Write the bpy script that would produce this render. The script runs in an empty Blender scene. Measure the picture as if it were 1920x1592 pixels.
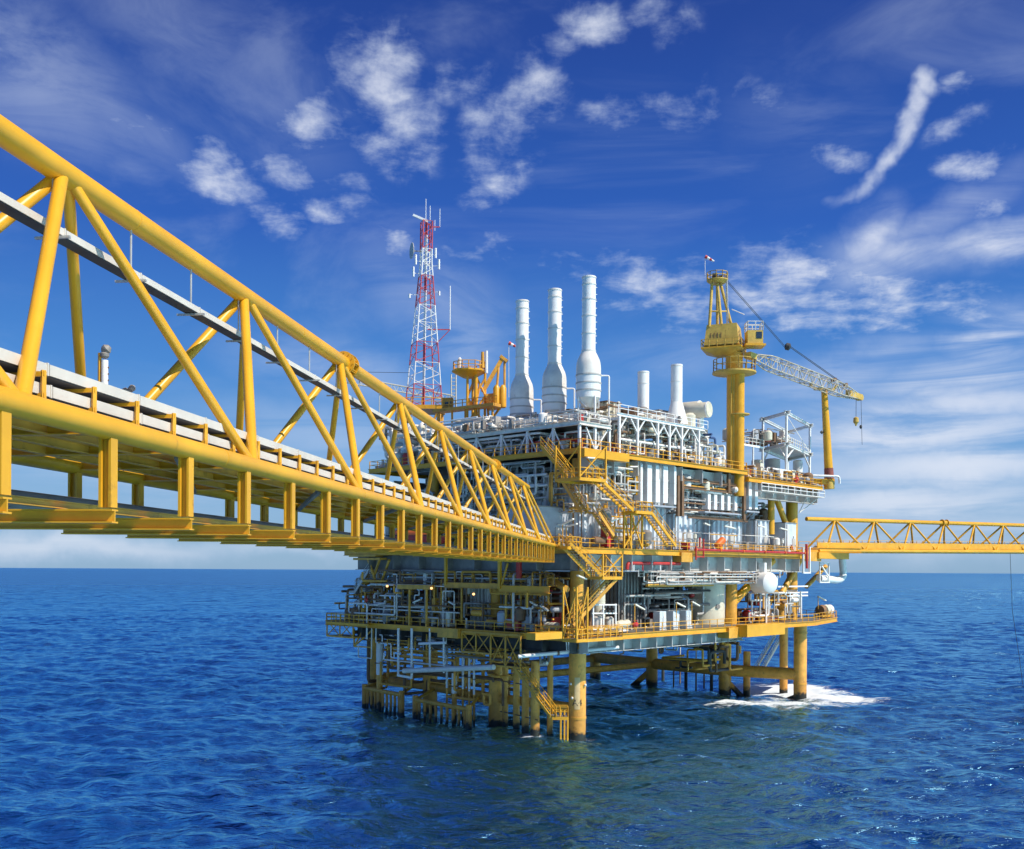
import bpy, math, random
from mathutils import Vector, Matrix
R_ = math.radians
D = bpy.data
scene = bpy.context.scene
# ---------------------------------------------------------------- camera
HC = 18.0                     # camera height above the sea
FPX, HX, HY, ROLL = 1924.0, 960.0, 1069.5, 0.0057
cam = D.cameras.new('camera'); camo = D.objects.new('camera', cam)
scene.collection.objects.link(camo)
cam.sensor_width = 36.0; cam.lens = 36.0*FPX/1920.0
cam.shift_y = (HY-796.0)/1920.0
cam.clip_start = 0.5; cam.clip_end = 90000
camo.location = (0, 0, HC)
# camera looks level along +Y with a slight roll
camo.rotation_mode = 'QUATERNION'
camo.rotation_quaternion = (Matrix.Rotation(-ROLL, 4, 'Y') @ Matrix.Rotation(R_(90), 4, 'X')).to_quaternion()
scene.camera = camo
# ---------------------------------------------------------------- light
SUN_AZ, SUN_EL = 122.0, 47.0          # heading clockwise from +Y
sd = Vector((math.sin(R_(SUN_AZ))*math.cos(R_(SUN_EL)), math.cos(R_(SUN_AZ))*math.cos(R_(SUN_EL)), math.sin(R_(SUN_EL))))
sl = D.lights.new('sun', 'SUN'); sl.energy = 5.0; sl.angle = R_(0.53); sl.color = (1.0, 0.93, 0.82)
so = D.objects.new('sun', sl); scene.collection.objects.link(so)
so.rotation_mode = 'QUATERNION'; so.rotation_quaternion = sd.to_track_quat('Z', 'Y')
so.location = sd*400
scene.view_settings.view_transform = 'Standard'; scene.view_settings.look = 'None'
scene.view_settings.exposure = 0.14; scene.view_settings.gamma = 1.0
scene.view_settings.use_curve_mapping = False

def N(nt, typ, **kw):
    n = nt.nodes.new(typ)
    for k, v in kw.items():
        if k.startswith('i_'):
            key = k[2:]
            key = int(key) if key.isdigit() else key
            n.inputs[key].default_value = v
        else: setattr(n, k, v)
    return n
def M2(nt, op, a, b=None, clamp=False, c=None):
    n = nt.nodes.new('ShaderNodeMath'); n.operation = op; n.use_clamp = clamp
    for i, s in enumerate((a, b, c)):
        if s is None: continue
        if isinstance(s, (int, float)): n.inputs[i].default_value = s
        else: nt.links.new(s, n.inputs[i])
    return n.outputs[0]
def MIX(nt, fac, a, b, blend='MIX'):
    n = nt.nodes.new('ShaderNodeMix'); n.data_type = 'RGBA'; n.blend_type = blend
    for s, i in ((fac, 0), (a, 6), (b, 7)):
        if isinstance(s, (int, float)): n.inputs[i].default_value = s
        elif isinstance(s, (tuple, list)): n.inputs[i].default_value = tuple(s)+((1,) if len(s) == 3 else ())
        else: nt.links.new(s, n.inputs[i])
    return n.outputs[2]
def RAMP(nt, fac, stops, interp='LINEAR'):
    n = nt.nodes.new('ShaderNodeValToRGB'); n.color_ramp.interpolation = interp
    el = n.color_ramp.elements
    while len(el) < len(stops): el.new(0.5)
    for e, (p, c) in zip(el, stops):
        e.position = p; e.color = tuple(c)+((1,) if len(c) == 3 else ())
    nt.links.new(fac, n.inputs[0])
    return n.outputs[0]
def srgb(r, g, b):
    f = lambda c: (c/255/12.92) if c/255 <= .04045 else ((c/255+.055)/1.055)**2.4
    return (f(r), f(g), f(b))

def ray(x, y):
    dx, dy = x-HX, y-HY
    a = dx+ROLL*dy; b = dy-ROLL*dx
    return Vector((a/FPX, 1.0, -b/FPX))

# ---------------------------------------------------------------- sky
w = D.worlds.new('World'); scene.world = w; w.use_nodes = True
nt = w.node_tree; nt.nodes.clear()
out = N(nt, 'ShaderNodeOutputWorld'); bg = N(nt, 'ShaderNodeBackground'); bg.inputs[1].default_value = 0.1
nt.links.new(bg.outputs[0], out.inputs[0])
sky = N(nt, 'ShaderNodeTexSky', sky_type='NISHITA', sun_disc=False)
sky.sun_elevation = R_(SUN_EL); sky.sun_rotation = R_(SUN_AZ); sky.altitude = 20; sky.dust_density = 0.6; sky.ozone_density = 2.5
geo = N(nt, 'ShaderNodeTexCoord')
dirv = geo.outputs['Generated']
sep = N(nt, 'ShaderNodeSeparateXYZ'); nt.links.new(dirv, sep.inputs[0])
sx, sy, sz = sep.outputs
el = M2(nt, 'ARCSINE', sz)                      # radians
az = M2(nt, 'ARCTAN2', sx, sy)
elf = M2(nt, 'DIVIDE', el, R_(35.0), True)
base = RAMP(nt, elf, [(0.0, srgb(150, 179, 211)), (0.045, srgb(147, 180, 214)), (0.16, srgb(118, 167, 219)), (0.31, srgb(66, 134, 212)),
                      (0.52, srgb(34, 92, 188)), (0.78, srgb(24, 66, 156)), (1.0, srgb(20, 50, 130))])
base10 = MIX(nt, 1.0, base, (7.8, 8.9, 9.1), 'MULTIPLY')
skymix = MIX(nt, 0.88, sky.outputs[0], base10)
# azimuth coords vector for cloud banks
cmb = N(nt, 'ShaderNodeCombineXYZ'); nt.links.new(az, cmb.inputs[0]); nt.links.new(el, cmb.inputs[1])
ae = cmb.outputs[0]
# cloud layer coordinates (a flat layer high above the sea)
zz = M2(nt, 'ADD', M2(nt, 'MAXIMUM', sz, 0.0), 0.10)
cl = N(nt, 'ShaderNodeCombineXYZ')
nt.links.new(M2(nt, 'DIVIDE', sx, zz), cl.inputs[0]); nt.links.new(M2(nt, 'DIVIDE', sy, zz), cl.inputs[1])
def noise(nt, vec, scale, detail=6, rough=0.55, dist=0.0, w4=None, sc=None):
    if sc is not None:
        mp = N(nt, 'ShaderNodeMapping'); mp.inputs['Scale'].default_value = sc
        nt.links.new(vec, mp.inputs[0]); vec = mp.outputs[0]
    n = N(nt, 'ShaderNodeTexNoise', i_Scale=scale, i_Detail=detail, i_Roughness=rough, i_Distortion=dist)
    nt.links.new(vec, n.inputs['Vector'])
    return n.outputs['Fac']
n_puff = noise(nt, cl.outputs[0], 7.5, 8, 0.62, 0.2)
n_wisp = noise(nt, ae, 7.0, 7, 0.62, 0.9, sc=(0.8, 2.4, 1))
n_edge = noise(nt, ae, 22.0, 5, 0.6, 0.4)
wn = N(nt, 'ShaderNodeTexNoise', i_Scale=9.0, i_Detail=5, i_Roughness=.62); nt.links.new(ae, wn.inputs['Vector'])
wv = N(nt, 'ShaderNodeVectorMath', operation='MULTIPLY_ADD'); nt.links.new(wn.outputs['Color'], wv.inputs[0])
wv.inputs[1].default_value = (.07, .05, 0); wv.inputs[2].default_value = (-.035, -.025, 0)
wa = N(nt, 'ShaderNodeVectorMath', operation='ADD'); nt.links.new(ae, wa.inputs[0]); nt.links.new(wv.outputs[0], wa.inputs[1])
aew = wa.outputs[0]
def blob(px, py, rx, ry, rot, s):
    r = ray(px, py).normalized()
    a0 = math.atan2(r.x, r.y); e0 = math.asin(r.z)
    mp = N(nt, 'ShaderNodeMapping', vector_type='TEXTURE')
    mp.inputs['Location'].default_value = (a0, e0, 0)
    mp.inputs['Rotation'].default_value = (0, 0, R_(rot))
    k = 1.0/FPX
    mp.inputs['Scale'].default_value = (rx*k*1.2, ry*k*1.2, 1)
    nt.links.new(aew, mp.inputs[0])
    ln = N(nt, 'ShaderNodeVectorMath', operation='LENGTH'); nt.links.new(mp.outputs[0], ln.inputs[0])
    mr = N(nt, 'ShaderNodeMapRange', interpolation_type='SMOOTHSTEP')
    mr.inputs[1].default_value = 0.0; mr.inputs[2].default_value = 1.0; mr.inputs[3].default_value = s; mr.inputs[4].default_value = 0.0
    nt.links.new(ln.outputs['Value'], mr.inputs[0])
    return mr.outputs[0]
def acc(lst):
    o = None
    for b in lst:
        v = blob(*b)
        o = v if o is None else M2(nt, 'MAXIMUM', o, v)
    return o
puffs = [  # px, py, rx, ry, rot, strength
 (715,150,130,95,-15,1.0),(610,210,120,75,10,1.0),(770,230,100,70,-20,.75),(735,283,90,50,-10,.95),(1112,45,110,55,-5,.95),
 (1042,88,75,45,0,.75),(1215,15,70,40,0,.55),(1262,45,70,35,0,.5),(1005,170,90,70,35,.85),(930,250,110,75,30,.8),(925,320,110,70,25,.75),
 (1138,217,85,45,0,.7),(410,330,115,48,-8,1.0),(515,390,85,45,-10,.9),(592,380,75,38,-10,.85),(392,282,80,42,0,.7),(290,255,120,42,-20,.62),
 (530,310,120,50,-25,.7),(655,355,80,45,-20,.6),(750,452,62,30,-10,.85),(890,455,110,48,-8,.55),(640,190,150,80,20,.6),
 (1330,190,190,60,-5,.5),(1560,285,75,35,-10,.6),(1835,305,75,32,0,.85),(1845,390,60,32,20,.6),(1800,235,70,30,15,.5),(1810,165,60,28,10,.45),
 (1480,530,190,90,-5,1.0),(1610,560,190,85,0,1.0),(1250,530,220,75,-5,.72),(1700,540,120,60,-10,.75),(1780,580,130,45,5,.6),(1640,610,110,45,0,.7),
 (1500,600,110,40,0,.7),(1300,590,110,40,0,.6),(1120,490,150,50,0,.5),(1430,490,120,50,0,.6),(870,160,100,45,0,.4),(760,60,200,60,0,.3)]
wisps = [(1640,450,90,60,60,.9),(1720,430,230,45,22,.55),
 (1850,455,170,42,8,.95),(1700,480,170,50,-4,.75),(1620,520,140,60,0,.6),(40,120,300,130,-25,.42),(190,210,230,70,-25,.34),(400,140,320,90,-25,.24),(300,20,360,90,-15,.26),
 (1500,200,150,160,-30,.16),(860,640,150,90,-20,.42),(820,560,220,110,-30,.35),(640,700,260,90,-12,.40),(1880,620,150,70,10,.8),
 (1250,670,240,70,10,.3)]
bands = [(1860,640,130,50,12,.9),(1800,705,290,60,6,.8),(1780,765,420,60,4,.85),(1700,820,460,60,2,.9),(1800,880,420,60,0,.9),(1680,940,460,60,0,.85),(1750,1000,460,60,0,.7),(1600,700,240,60,10,.6),(120,1022,460,32,0,.75),(560,1026,230,26,0,.55),(300,880,420,90,-5,.4),(620,820,300,70,-6,.4)]
pf = acc(puffs); wf = acc(wisps); bf = acc(bands)
sf = acc([(1742,170,48,30,62,1.0),(1722,205,70,32,62,1.0),(1695,250,75,29,55,1.0),(1662,295,70,25,50,.95),(1628,330,66,22,42,.8),(1590,360,62,22,34,.6),(1553,377,48,20,5,.4)])
def smooth(v, lo, hi):
    mr = N(nt, 'ShaderNodeMapRange', interpolation_type='SMOOTHSTEP')
    mr.inputs[1].default_value = lo; mr.inputs[2].default_value = hi
    nt.links.new(v, mr.inputs[0]); return mr.outputs[0]
# puffs: blob eroded by noise
pn = M2(nt, 'ADD', M2(nt, 'MULTIPLY', n_puff, 0.62), M2(nt, 'MULTIPLY', n_edge, 0.38))
pden = smooth(M2(nt, 'ADD', M2(nt, 'MULTIPLY', pf, 0.80), M2(nt, 'MULTIPLY', M2(nt, 'SUBTRACT', pn, 0.5), 3.3)), 0.10, 1.20)
pden = M2(nt, 'MULTIPLY', pden, smooth(pf, 0.0, 0.3))
pden = M2(nt, 'MULTIPLY', pden, 0.76)
wden = M2(nt, 'MULTIPLY', wf, M2(nt, 'MULTIPLY', smooth(n_wisp, 0.25, 0.66), 0.86))
n_band = noise(nt, ae, 5.5, 6, 0.6, 0.8, sc=(0.7, 6.0, 1))
wden = M2(nt, 'MAXIMUM', wden, M2(nt, 'MULTIPLY', bf, M2(nt, 'MULTIPLY', smooth(n_band, 0.20, 0.60), 0.86)))
wden = M2(nt, 'MAXIMUM', wden, M2(nt, 'MULTIPLY', smooth(M2(nt, 'MULTIPLY', sf, M2(nt, 'ADD', M2(nt, 'MULTIPLY', n_wisp, .9), M2(nt, 'MULTIPLY', n_edge, 1.1))), 0.10, 1.25), 0.80))
# faint streaks over the whole sky
n_bg = noise(nt, ae, 3.2, 6, 0.6, 1.2, sc=(0.9, 2.2, 1))
bgd = M2(nt, 'MULTIPLY', smooth(n_bg, 0.45, 0.80), 0.22)
bgd = M2(nt, 'MULTIPLY', bgd, smooth(el, 0.0, 0.1))
tot = M2(nt, 'MAXIMUM', M2(nt, 'MAXIMUM', pden, wden), bgd)
# cloud colour: thinner parts slightly blue
ccol = RAMP(nt, tot, [(0.0, (4.6, 5.8, 8.0)), (0.45, (5.9, 6.7, 8.2)), (1.0, (8.4, 8.5, 9.0))])
skyc = MIX(nt, tot, skymix, ccol)
nt.links.new(skyc, bg.inputs[0])
try: w.cycles.sampling_method = 'MANUAL'; w.cycles.sample_map_resolution = 256
except Exception: pass

# ---------------------------------------------------------------- helpers
COL = scene.collection
A4 = Vector((6.95, 109.6))
UD = Vector((math.sin(R_(44)), math.cos(R_(44)))); VD = Vector((-math.sin(R_(46)), math.cos(R_(46))))
def W(u, v, z): p = A4+UD*u+VD*v; return Vector((p.x, p.y, z))
def PZ(x, y, Z): r = ray(x, y); return Vector((r.x*Z, Z, HC+r.z*Z))
def _plane(x, y, nd, c):
    r = ray(x, y); t = (c+A4.dot(nd))/(r.x*nd.x+r.y*nd.y)
    return Vector((r.x*t, t, HC+r.z*t))
def R(x, y, v=-3.0): return _plane(x, y, VD, v)       # point on a vertical plane parallel to the right face
def L(x, y, u=-3.0): return _plane(x, y, UD, u)       # point on a vertical plane parallel to the left face
def G(x, y, z=0.0):
    r = ray(x, y); t = (z-HC)/r.z; return Vector((r.x*t, t, z))
def UV(p): q = Vector((p[0], p[1]))-A4; return q.dot(UD), q.dot(VD)

class MB:
    def __init__(s): s.v = []; s.f = []
    def quadbox(s, c):    # 8 corners: bottom 4 ccw, top 4 ccw
        n = len(s.v); s.v += [tuple(p) for p in c]
        for f in ((3,2,1,0),(4,5,6,7),(0,1,5,4),(1,2,6,5),(2,3,7,6),(3,0,4,7)): s.f.append(tuple(n+i for i in f))
        return s
    def ub(s, u0, u1, v0, v1, z0, z1):
        u0, u1 = sorted((u0, u1)); v0, v1 = sorted((v0, v1)); z0, z1 = sorted((z0, z1))
        return s.quadbox([W(u0,v0,z0),W(u1,v0,z0),W(u1,v1,z0),W(u0,v1,z0),W(u0,v0,z1),W(u1,v0,z1),W(u1,v1,z1),W(u0,v1,z1)])
    def rb(s, x0, y0, x1, y1, v=-3.0, d=0.3):      # box whose front face lies on plane v, px bounds
        xm = (x0+x1)/2; ym = (y0+y1)/2
        a = UV(R(x0, ym, v))[0]; b = UV(R(x1, ym, v))[0]
        return s.ub(a, b, v, v+d, R(xm, y1, v).z, R(xm, y0, v).z)
    def lb(s, x0, y0, x1, y1, u=-3.0, d=0.3):
        xm = (x0+x1)/2; ym = (y0+y1)/2
        a = UV(L(x0, ym, u))[1]; b = UV(L(x1, ym, u))[1]
        return s.ub(u, u+d, a, b, L(xm, y1, u).z, L(xm, y0, u).z)
    def bar(s, p, q, w, h=None, up=None):
        p = Vector(p); q = Vector(q); h = h or w
        d = (q-p).normalized(); up = Vector(up) if up is not None else Vector((0,0,1))
        if abs(d.dot(up)) > .98: up = Vector((UD.x, UD.y, 0))
        sdv = d.cross(up).normalized(); up = sdv.cross(d)
        a = sdv*w/2; b = up*h/2
        return s.quadbox([p-a-b,p+a-b,q+a-b,q-a-b,p-a+b,p+a+b,q+a+b,q-a+b])
    def ibeam(s, p, q, w, h, t=0.03, up=None):
        p = Vector(p); q = Vector(q); d = (q-p).normalized()
        up = Vector(up) if up is not None else Vector((0,0,1))
        if abs(d.dot(up)) > .98: up = Vector((UD.x, UD.y, 0))
        sdv = d.cross(up).normalized(); up = sdv.cross(d)
        o = up*(h/2-t/2)
        s.bar(p+o, q+o, w, t, up); s.bar(p-o, q-o, w, t, up); s.bar(p, q, t, h-2*t-.002, up)
        return s
    def ring(s, c, d, r, n, ref=None):
        d = Vector(d).normalized()
        a = Vector((0,0,1)) if abs(d.z) < .95 else Vector((1,0,0))
        a = d.cross(a).normalized(); b = d.cross(a)
        k = len(s.v)
        for i in range(n):
            t = 2*math.pi*i/n; s.v.append(tuple(Vector(c)+a*math.cos(t)*r+b*math.sin(t)*r))
        return k
    def path(s, pts, r, n=8, caps=True):
        pts = [Vector(p) for p in pts]
        rr = r if isinstance(r, (list, tuple)) else [r]*len(pts)
        prev = None; a = None
        for i, p in enumerate(pts):
            if i == 0: d = (pts[1]-p)
            elif i == len(pts)-1: d = (p-pts[-2])
            else: d = (pts[i+1]-p).normalized()+(p-pts[i-1]).normalized()
            d.normalize()
            if a is None:
                a = Vector((0,0,1)) if abs(d.z) < .95 else Vector((1,0,0))
            a = (a-d*a.dot(d)); a.normalize(); b = d.cross(a)
            k = len(s.v)
            sc = 1.0
            if 0 < i < len(pts)-1:
                cs = (pts[i+1]-p).normalized().dot((p-pts[i-1]).normalized()); sc = 1/max(.5, math.sqrt(max(0,(1+cs)/2)))
            for j in range(n):
                t = 2*math.pi*j/n; s.v.append(tuple(p+(a*math.cos(t)+b*math.sin(t))*rr[i]*(1 if sc < 1.05 else sc*.95)))
            if prev is not None:
                for j in range(n): s.f.append((prev+j, prev+(j+1)%n, k+(j+1)%n, k+j))
            elif caps: s.f.append(tuple(k+j for j in range(n))[::-1])
            prev = k
        if caps: s.f.append(tuple(prev+j for j in range(n)))
        return s
    def tube(s, p, q, r, n=10, r2=None): return s.path([p, q], [r, r if r2 is None else r2], n)
    def pipe(s, pts, r, n=8, bend=2.2):    # rounded elbows
        pts = [Vector(p) for p in pts]; o = [pts[0]]
        for i in range(1, len(pts)-1):
            a = pts[i-1]-pts[i]; b = pts[i+1]-pts[i]
            k = min(bend*r, a.length*.45, b.length*.45)
            p0 = pts[i]+a.normalized()*k; p2 = pts[i]+b.normalized()*k
            for t in (0, .33, .67, 1): o.append(p0*(1-t)**2+pts[i]*2*t*(1-t)+p2*t*t)
        o.append(pts[-1]); return s.path(o, r, n)
    def lathe(s, c, prof, n=20, ax=(0,0,1)):
        c = Vector(c); ax = Vector(ax).normalized(); prev = None
        for i, (r, h) in enumerate(prof):
            k = s.ring(c+ax*h, ax, max(r, .001), n)
            if prev is not None:
                for j in range(n): s.f.append((prev+j, prev+(j+1)%n, k+(j+1)%n, k+j))
            else: s.f.append(tuple(k+j for j in range(n))[::-1])
            prev = k
        s.f.append(tuple(prev+j for j in range(n)))
        return s
    def sheet(s, pts, t):       # thin slab: polygon ccw extruded down by t
        n = len(pts); k = len(s.v)
        s.v += [tuple(p) for p in pts]+[tuple(Vector(p)-Vector((0,0,t))) for p in pts]
        s.f.append(tuple(range(k, k+n))); s.f.append(tuple(range(k+n, k+2*n))[::-1])
        for i in range(n): s.f.append((k+(i+1)%n, k+i, k+n+i, k+n+(i+1)%n))
        return s
    def corr(s, p, q, z0, z1, pitch=0.6, dep=0.16, nrm=None):   # corrugated wall between plan points p,q
        p = Vector((p[0],p[1],0)); q = Vector((q[0],q[1],0)); d = (q-p); ln = d.length; d.normalize()
        nrm = Vector((d.y,-d.x,0)) if nrm is None else Vector((nrm[0],nrm[1],0))
        n = max(2, int(ln/pitch)); pr = []
        for i in range(n):
            b = ln*i/n; st = ln/n
            for fx, o in ((0,0),(.42,0),(.5,1),(.92,1)): pr.append(p+d*(b+st*fx)-nrm*dep*o)
        pr.append(q)
        k = len(s.v)
        for a in pr: s.v.append((a.x,a.y,z0)); s.v.append((a.x,a.y,z1))
        for i in range(len(pr)-1): s.f.append((k+2*i, k+2*i+2, k+2*i+3, k+2*i+1))
        return s

MATS = {}
def mat(name, col, rough=0.5, metal=0.0, var=0.12, rust=0.0, scale=0.9, spec=0.5, streak=0.0, rustcol=(0.16,0.05,0.015), marine=False, bump=0.0, emit=None):
    m = D.materials.new(name); m.use_nodes = True; nt = m.node_tree; b = nt.nodes['Principled BSDF']
    b.inputs['Roughness'].default_value = rough; b.inputs['Metallic'].default_value = metal
    b.inputs['Specular IOR Level'].default_value = spec
    g = N(nt, 'ShaderNodeNewGeometry'); pos = g.outputs['Position']
    n1 = noise(nt, pos, scale, 5, 0.6)
    dark = tuple(c*(1-var*1.6) for c in col); light = tuple(min(1, c*(1+var)) for c in col)
    c = RAMP(nt, n1, [(0.30, dark), (0.70, light)])
    if rust > 0:
        n2 = noise(nt, pos, scale*2.3, 7, 0.7)
        n3 = noise(nt, pos, 3.0, 4, 0.6, sc=(1, 1, .12))
        f = M2(nt, 'ADD', M2(nt, 'MULTIPLY', n2, .6), M2(nt, 'MULTIPLY', n3, .4))
        mr = N(nt, 'ShaderNodeMapRange'); mr.inputs[1].default_value = .64-rust*.22; mr.inputs[2].default_value = .74-rust*.14
        nt.links.new(f, mr.inputs[0])
        c = MIX(nt, M2(nt, 'MULTIPLY', mr.outputs[0], .8), c, rustcol)
    if marine:
        sp = N(nt, 'ShaderNodeSeparateXYZ'); nt.links.new(pos, sp.inputs[0])
        n4 = noise(nt, pos, 0.8, 5, 0.65)
        hh = M2(nt, 'ADD', sp.outputs[2], M2(nt, 'MULTIPLY', M2(nt, 'SUBTRACT', n4, .5), 2.6))
        mr = N(nt, 'ShaderNodeMapRange'); mr.inputs[1].default_value = 3.6; mr.inputs[2].default_value = 1.4
        nt.links.new(hh, mr.inputs[0])
        c = MIX(nt, M2(nt, 'MULTIPLY', mr.outputs[0], .38), c, (.26,.10,.02))
        mr = N(nt, 'ShaderNodeMapRange'); mr.inputs[1].default_value = 1.05; mr.inputs[2].default_value = .6
        nt.links.new(hh, mr.inputs[0])
        c = MIX(nt, mr.outputs[0], c, (.022,.02,.014))
    nt.links.new(c, b.inputs['Base Color'])
    nr = M2(nt, 'ADD', M2(nt, 'MULTIPLY', n1, .25), rough-.12); nt.links.new(nr, b.inputs['Roughness'])
    if bump:
        bp = N(nt, 'ShaderNodeBump', i_Strength=bump, i_Distance=.02); nt.links.new(noise(nt, pos, 9, 4), bp.inputs['Height']); nt.links.new(bp.outputs[0], b.inputs['Normal'])
    if emit:
        b.inputs['Emission Color'].default_value = tuple(emit[:3])+(1,); b.inputs['Emission Strength'].default_value = emit[3]
    MATS[name] = m; return m
mat('yellow', (.75,.37,.018), .42, rust=.26, var=.09)
mat('yellow_clean', (.75,.375,.017), .38, rust=.14, var=.10, scale=.45)
mat('yellow_worn', (.72,.36,.045), .5, rust=.40, var=.16)
mat('jacket_yellow', (.83,.40,.065), .55, rust=.42, var=.16, marine=True)
mat('white', (.82,.81,.78), .4, rust=.08, var=.05, rustcol=(.40,.25,.12))
mat('white_worn', (.76,.72,.65), .5, rust=.30, var=.10, rustcol=(.30,.16,.07))
mat('cream', (.68,.64,.50), .5, rust=.2, var=.1, rustcol=(.35,.2,.1))
mat('grey_light', (.52,.49,.45), .5, rust=.15, var=.12)
mat('blue_grey', (.40,.42,.46), .42, rust=.05, var=.12, rustcol=(.25,.2,.16))
mat('panel', (.64,.68,.72), .4, rust=.06, var=.10, rustcol=(.3,.24,.18))
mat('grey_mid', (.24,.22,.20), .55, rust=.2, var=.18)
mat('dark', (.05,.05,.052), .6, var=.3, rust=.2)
mat('grating', (.16,.155,.14), .7, var=.25, rust=.3)
mat('galv', (.56,.54,.50), .38, metal=.35, var=.12, rust=.1)
mat('tray', (.66,.60,.52), .5, var=.08, rust=.08, rustcol=(.3,.22,.15))
mat('tower_red', (.52,.07,.08), .5, rust=.1, var=.15)
mat('red', (.50,.035,.03), .45, var=.15, rust=.1)
mat('orange', (.75,.15,.02), .45, var=.1)
mat('brown', (.22,.12,.06), .6, var=.25, rust=.3)
mat('glass', (.03,.05,.07), .12, var=.1, spec=.8)
mat('black', (.02,.02,.02), .6, var=.2)
mat('lamp_glow', (.9,.6,.3), .5, emit=(1,.50,.18,2.2))
mat('lamp_cover', (.82,.78,.66), .4, var=.05)
mat('green', (.04,.16,.08), .5)
mat('faded', (.80,.56,.26), .6, rust=.2)
mat('yellow_pale', (.62,.40,.075), .5, rust=.38, var=.14)
mat('boom_grey', (.50,.44,.33), .55, rust=.45, var=.2)
mat('rust_red', (.28,.07,.05), .6, rust=.3, var=.2)
mat('girder', (.62,.59,.54), .5, rust=.25, var=.1)
mat('blue', (.05,.10,.24), .5)

SEEN = {}
def tagp(o, label, cat, group=None, kind=None):
    if label: o['label'] = label
    if cat: o['category'] = cat
    if group: o['group'] = group
    if kind: o['kind'] = kind
    if label:
        if label in SEEN and SEEN[label] != (group or ''): print('DUP LABEL', label)
        elif label in SEEN: print('SAME LABEL', label)
        SEEN[label] = group or ''
def thing(name, label, cat, loc, group=None):
    o = D.objects.new(name, None); o.empty_display_size = .3; COL.objects.link(o)
    o.location = loc; tagp(o, label, cat, group); o['_loc'] = 0; del o['_loc']
    return o
def obj(name, mb, m, parent=None, sharp=32):
    if not mb.v: return None
    off = Vector((0,0,0)); q = parent
    while q is not None: off += Vector(q.location); q = q.parent
    if parent is None:
        n = len(mb.v); zmin = min(p[2] for p in mb.v)
        off = Vector((sum(p[0] for p in mb.v)/n, sum(p[1] for p in mb.v)/n, zmin))
    me = D.meshes.new(name)
    me.from_pydata([(p[0]-off.x, p[1]-off.y, p[2]-off.z) for p in mb.v], [], mb.f)
    me.materials.append(MATS[m] if isinstance(m, str) else m)
    me.polygons.foreach_set('use_smooth', [True]*len(me.polygons))
    me.set_sharp_from_angle(angle=R_(sharp)); me.update()
    o = D.objects.new(name, me); COL.objects.link(o)
    if parent is not None: o.parent = parent
    else: o.location = off
    return o
def solo(name, mb, m, label, cat, group=None, kind=None):
    o = obj(name, mb, m); tagp(o, label, cat, group, kind); return o
def rails(mb, pts, h=1.0, sp=1.5, r=.035, posts=True):
    pts = [Vector(p) for p in pts]
    for a, b in zip(pts, pts[1:]):
        for hh in (h, h*.52): mb.bar(a+Vector((0,0,hh)), b+Vector((0,0,hh)), r*2, r*2)
        n = max(1, int(round((b-a).length/sp)))
        for i in range(n+1):
            p = a.lerp(b, i/n); mb.bar(p, p+Vector((0,0,h-r*1.02)), r*2.3, r*2.3)
    return mb
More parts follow.
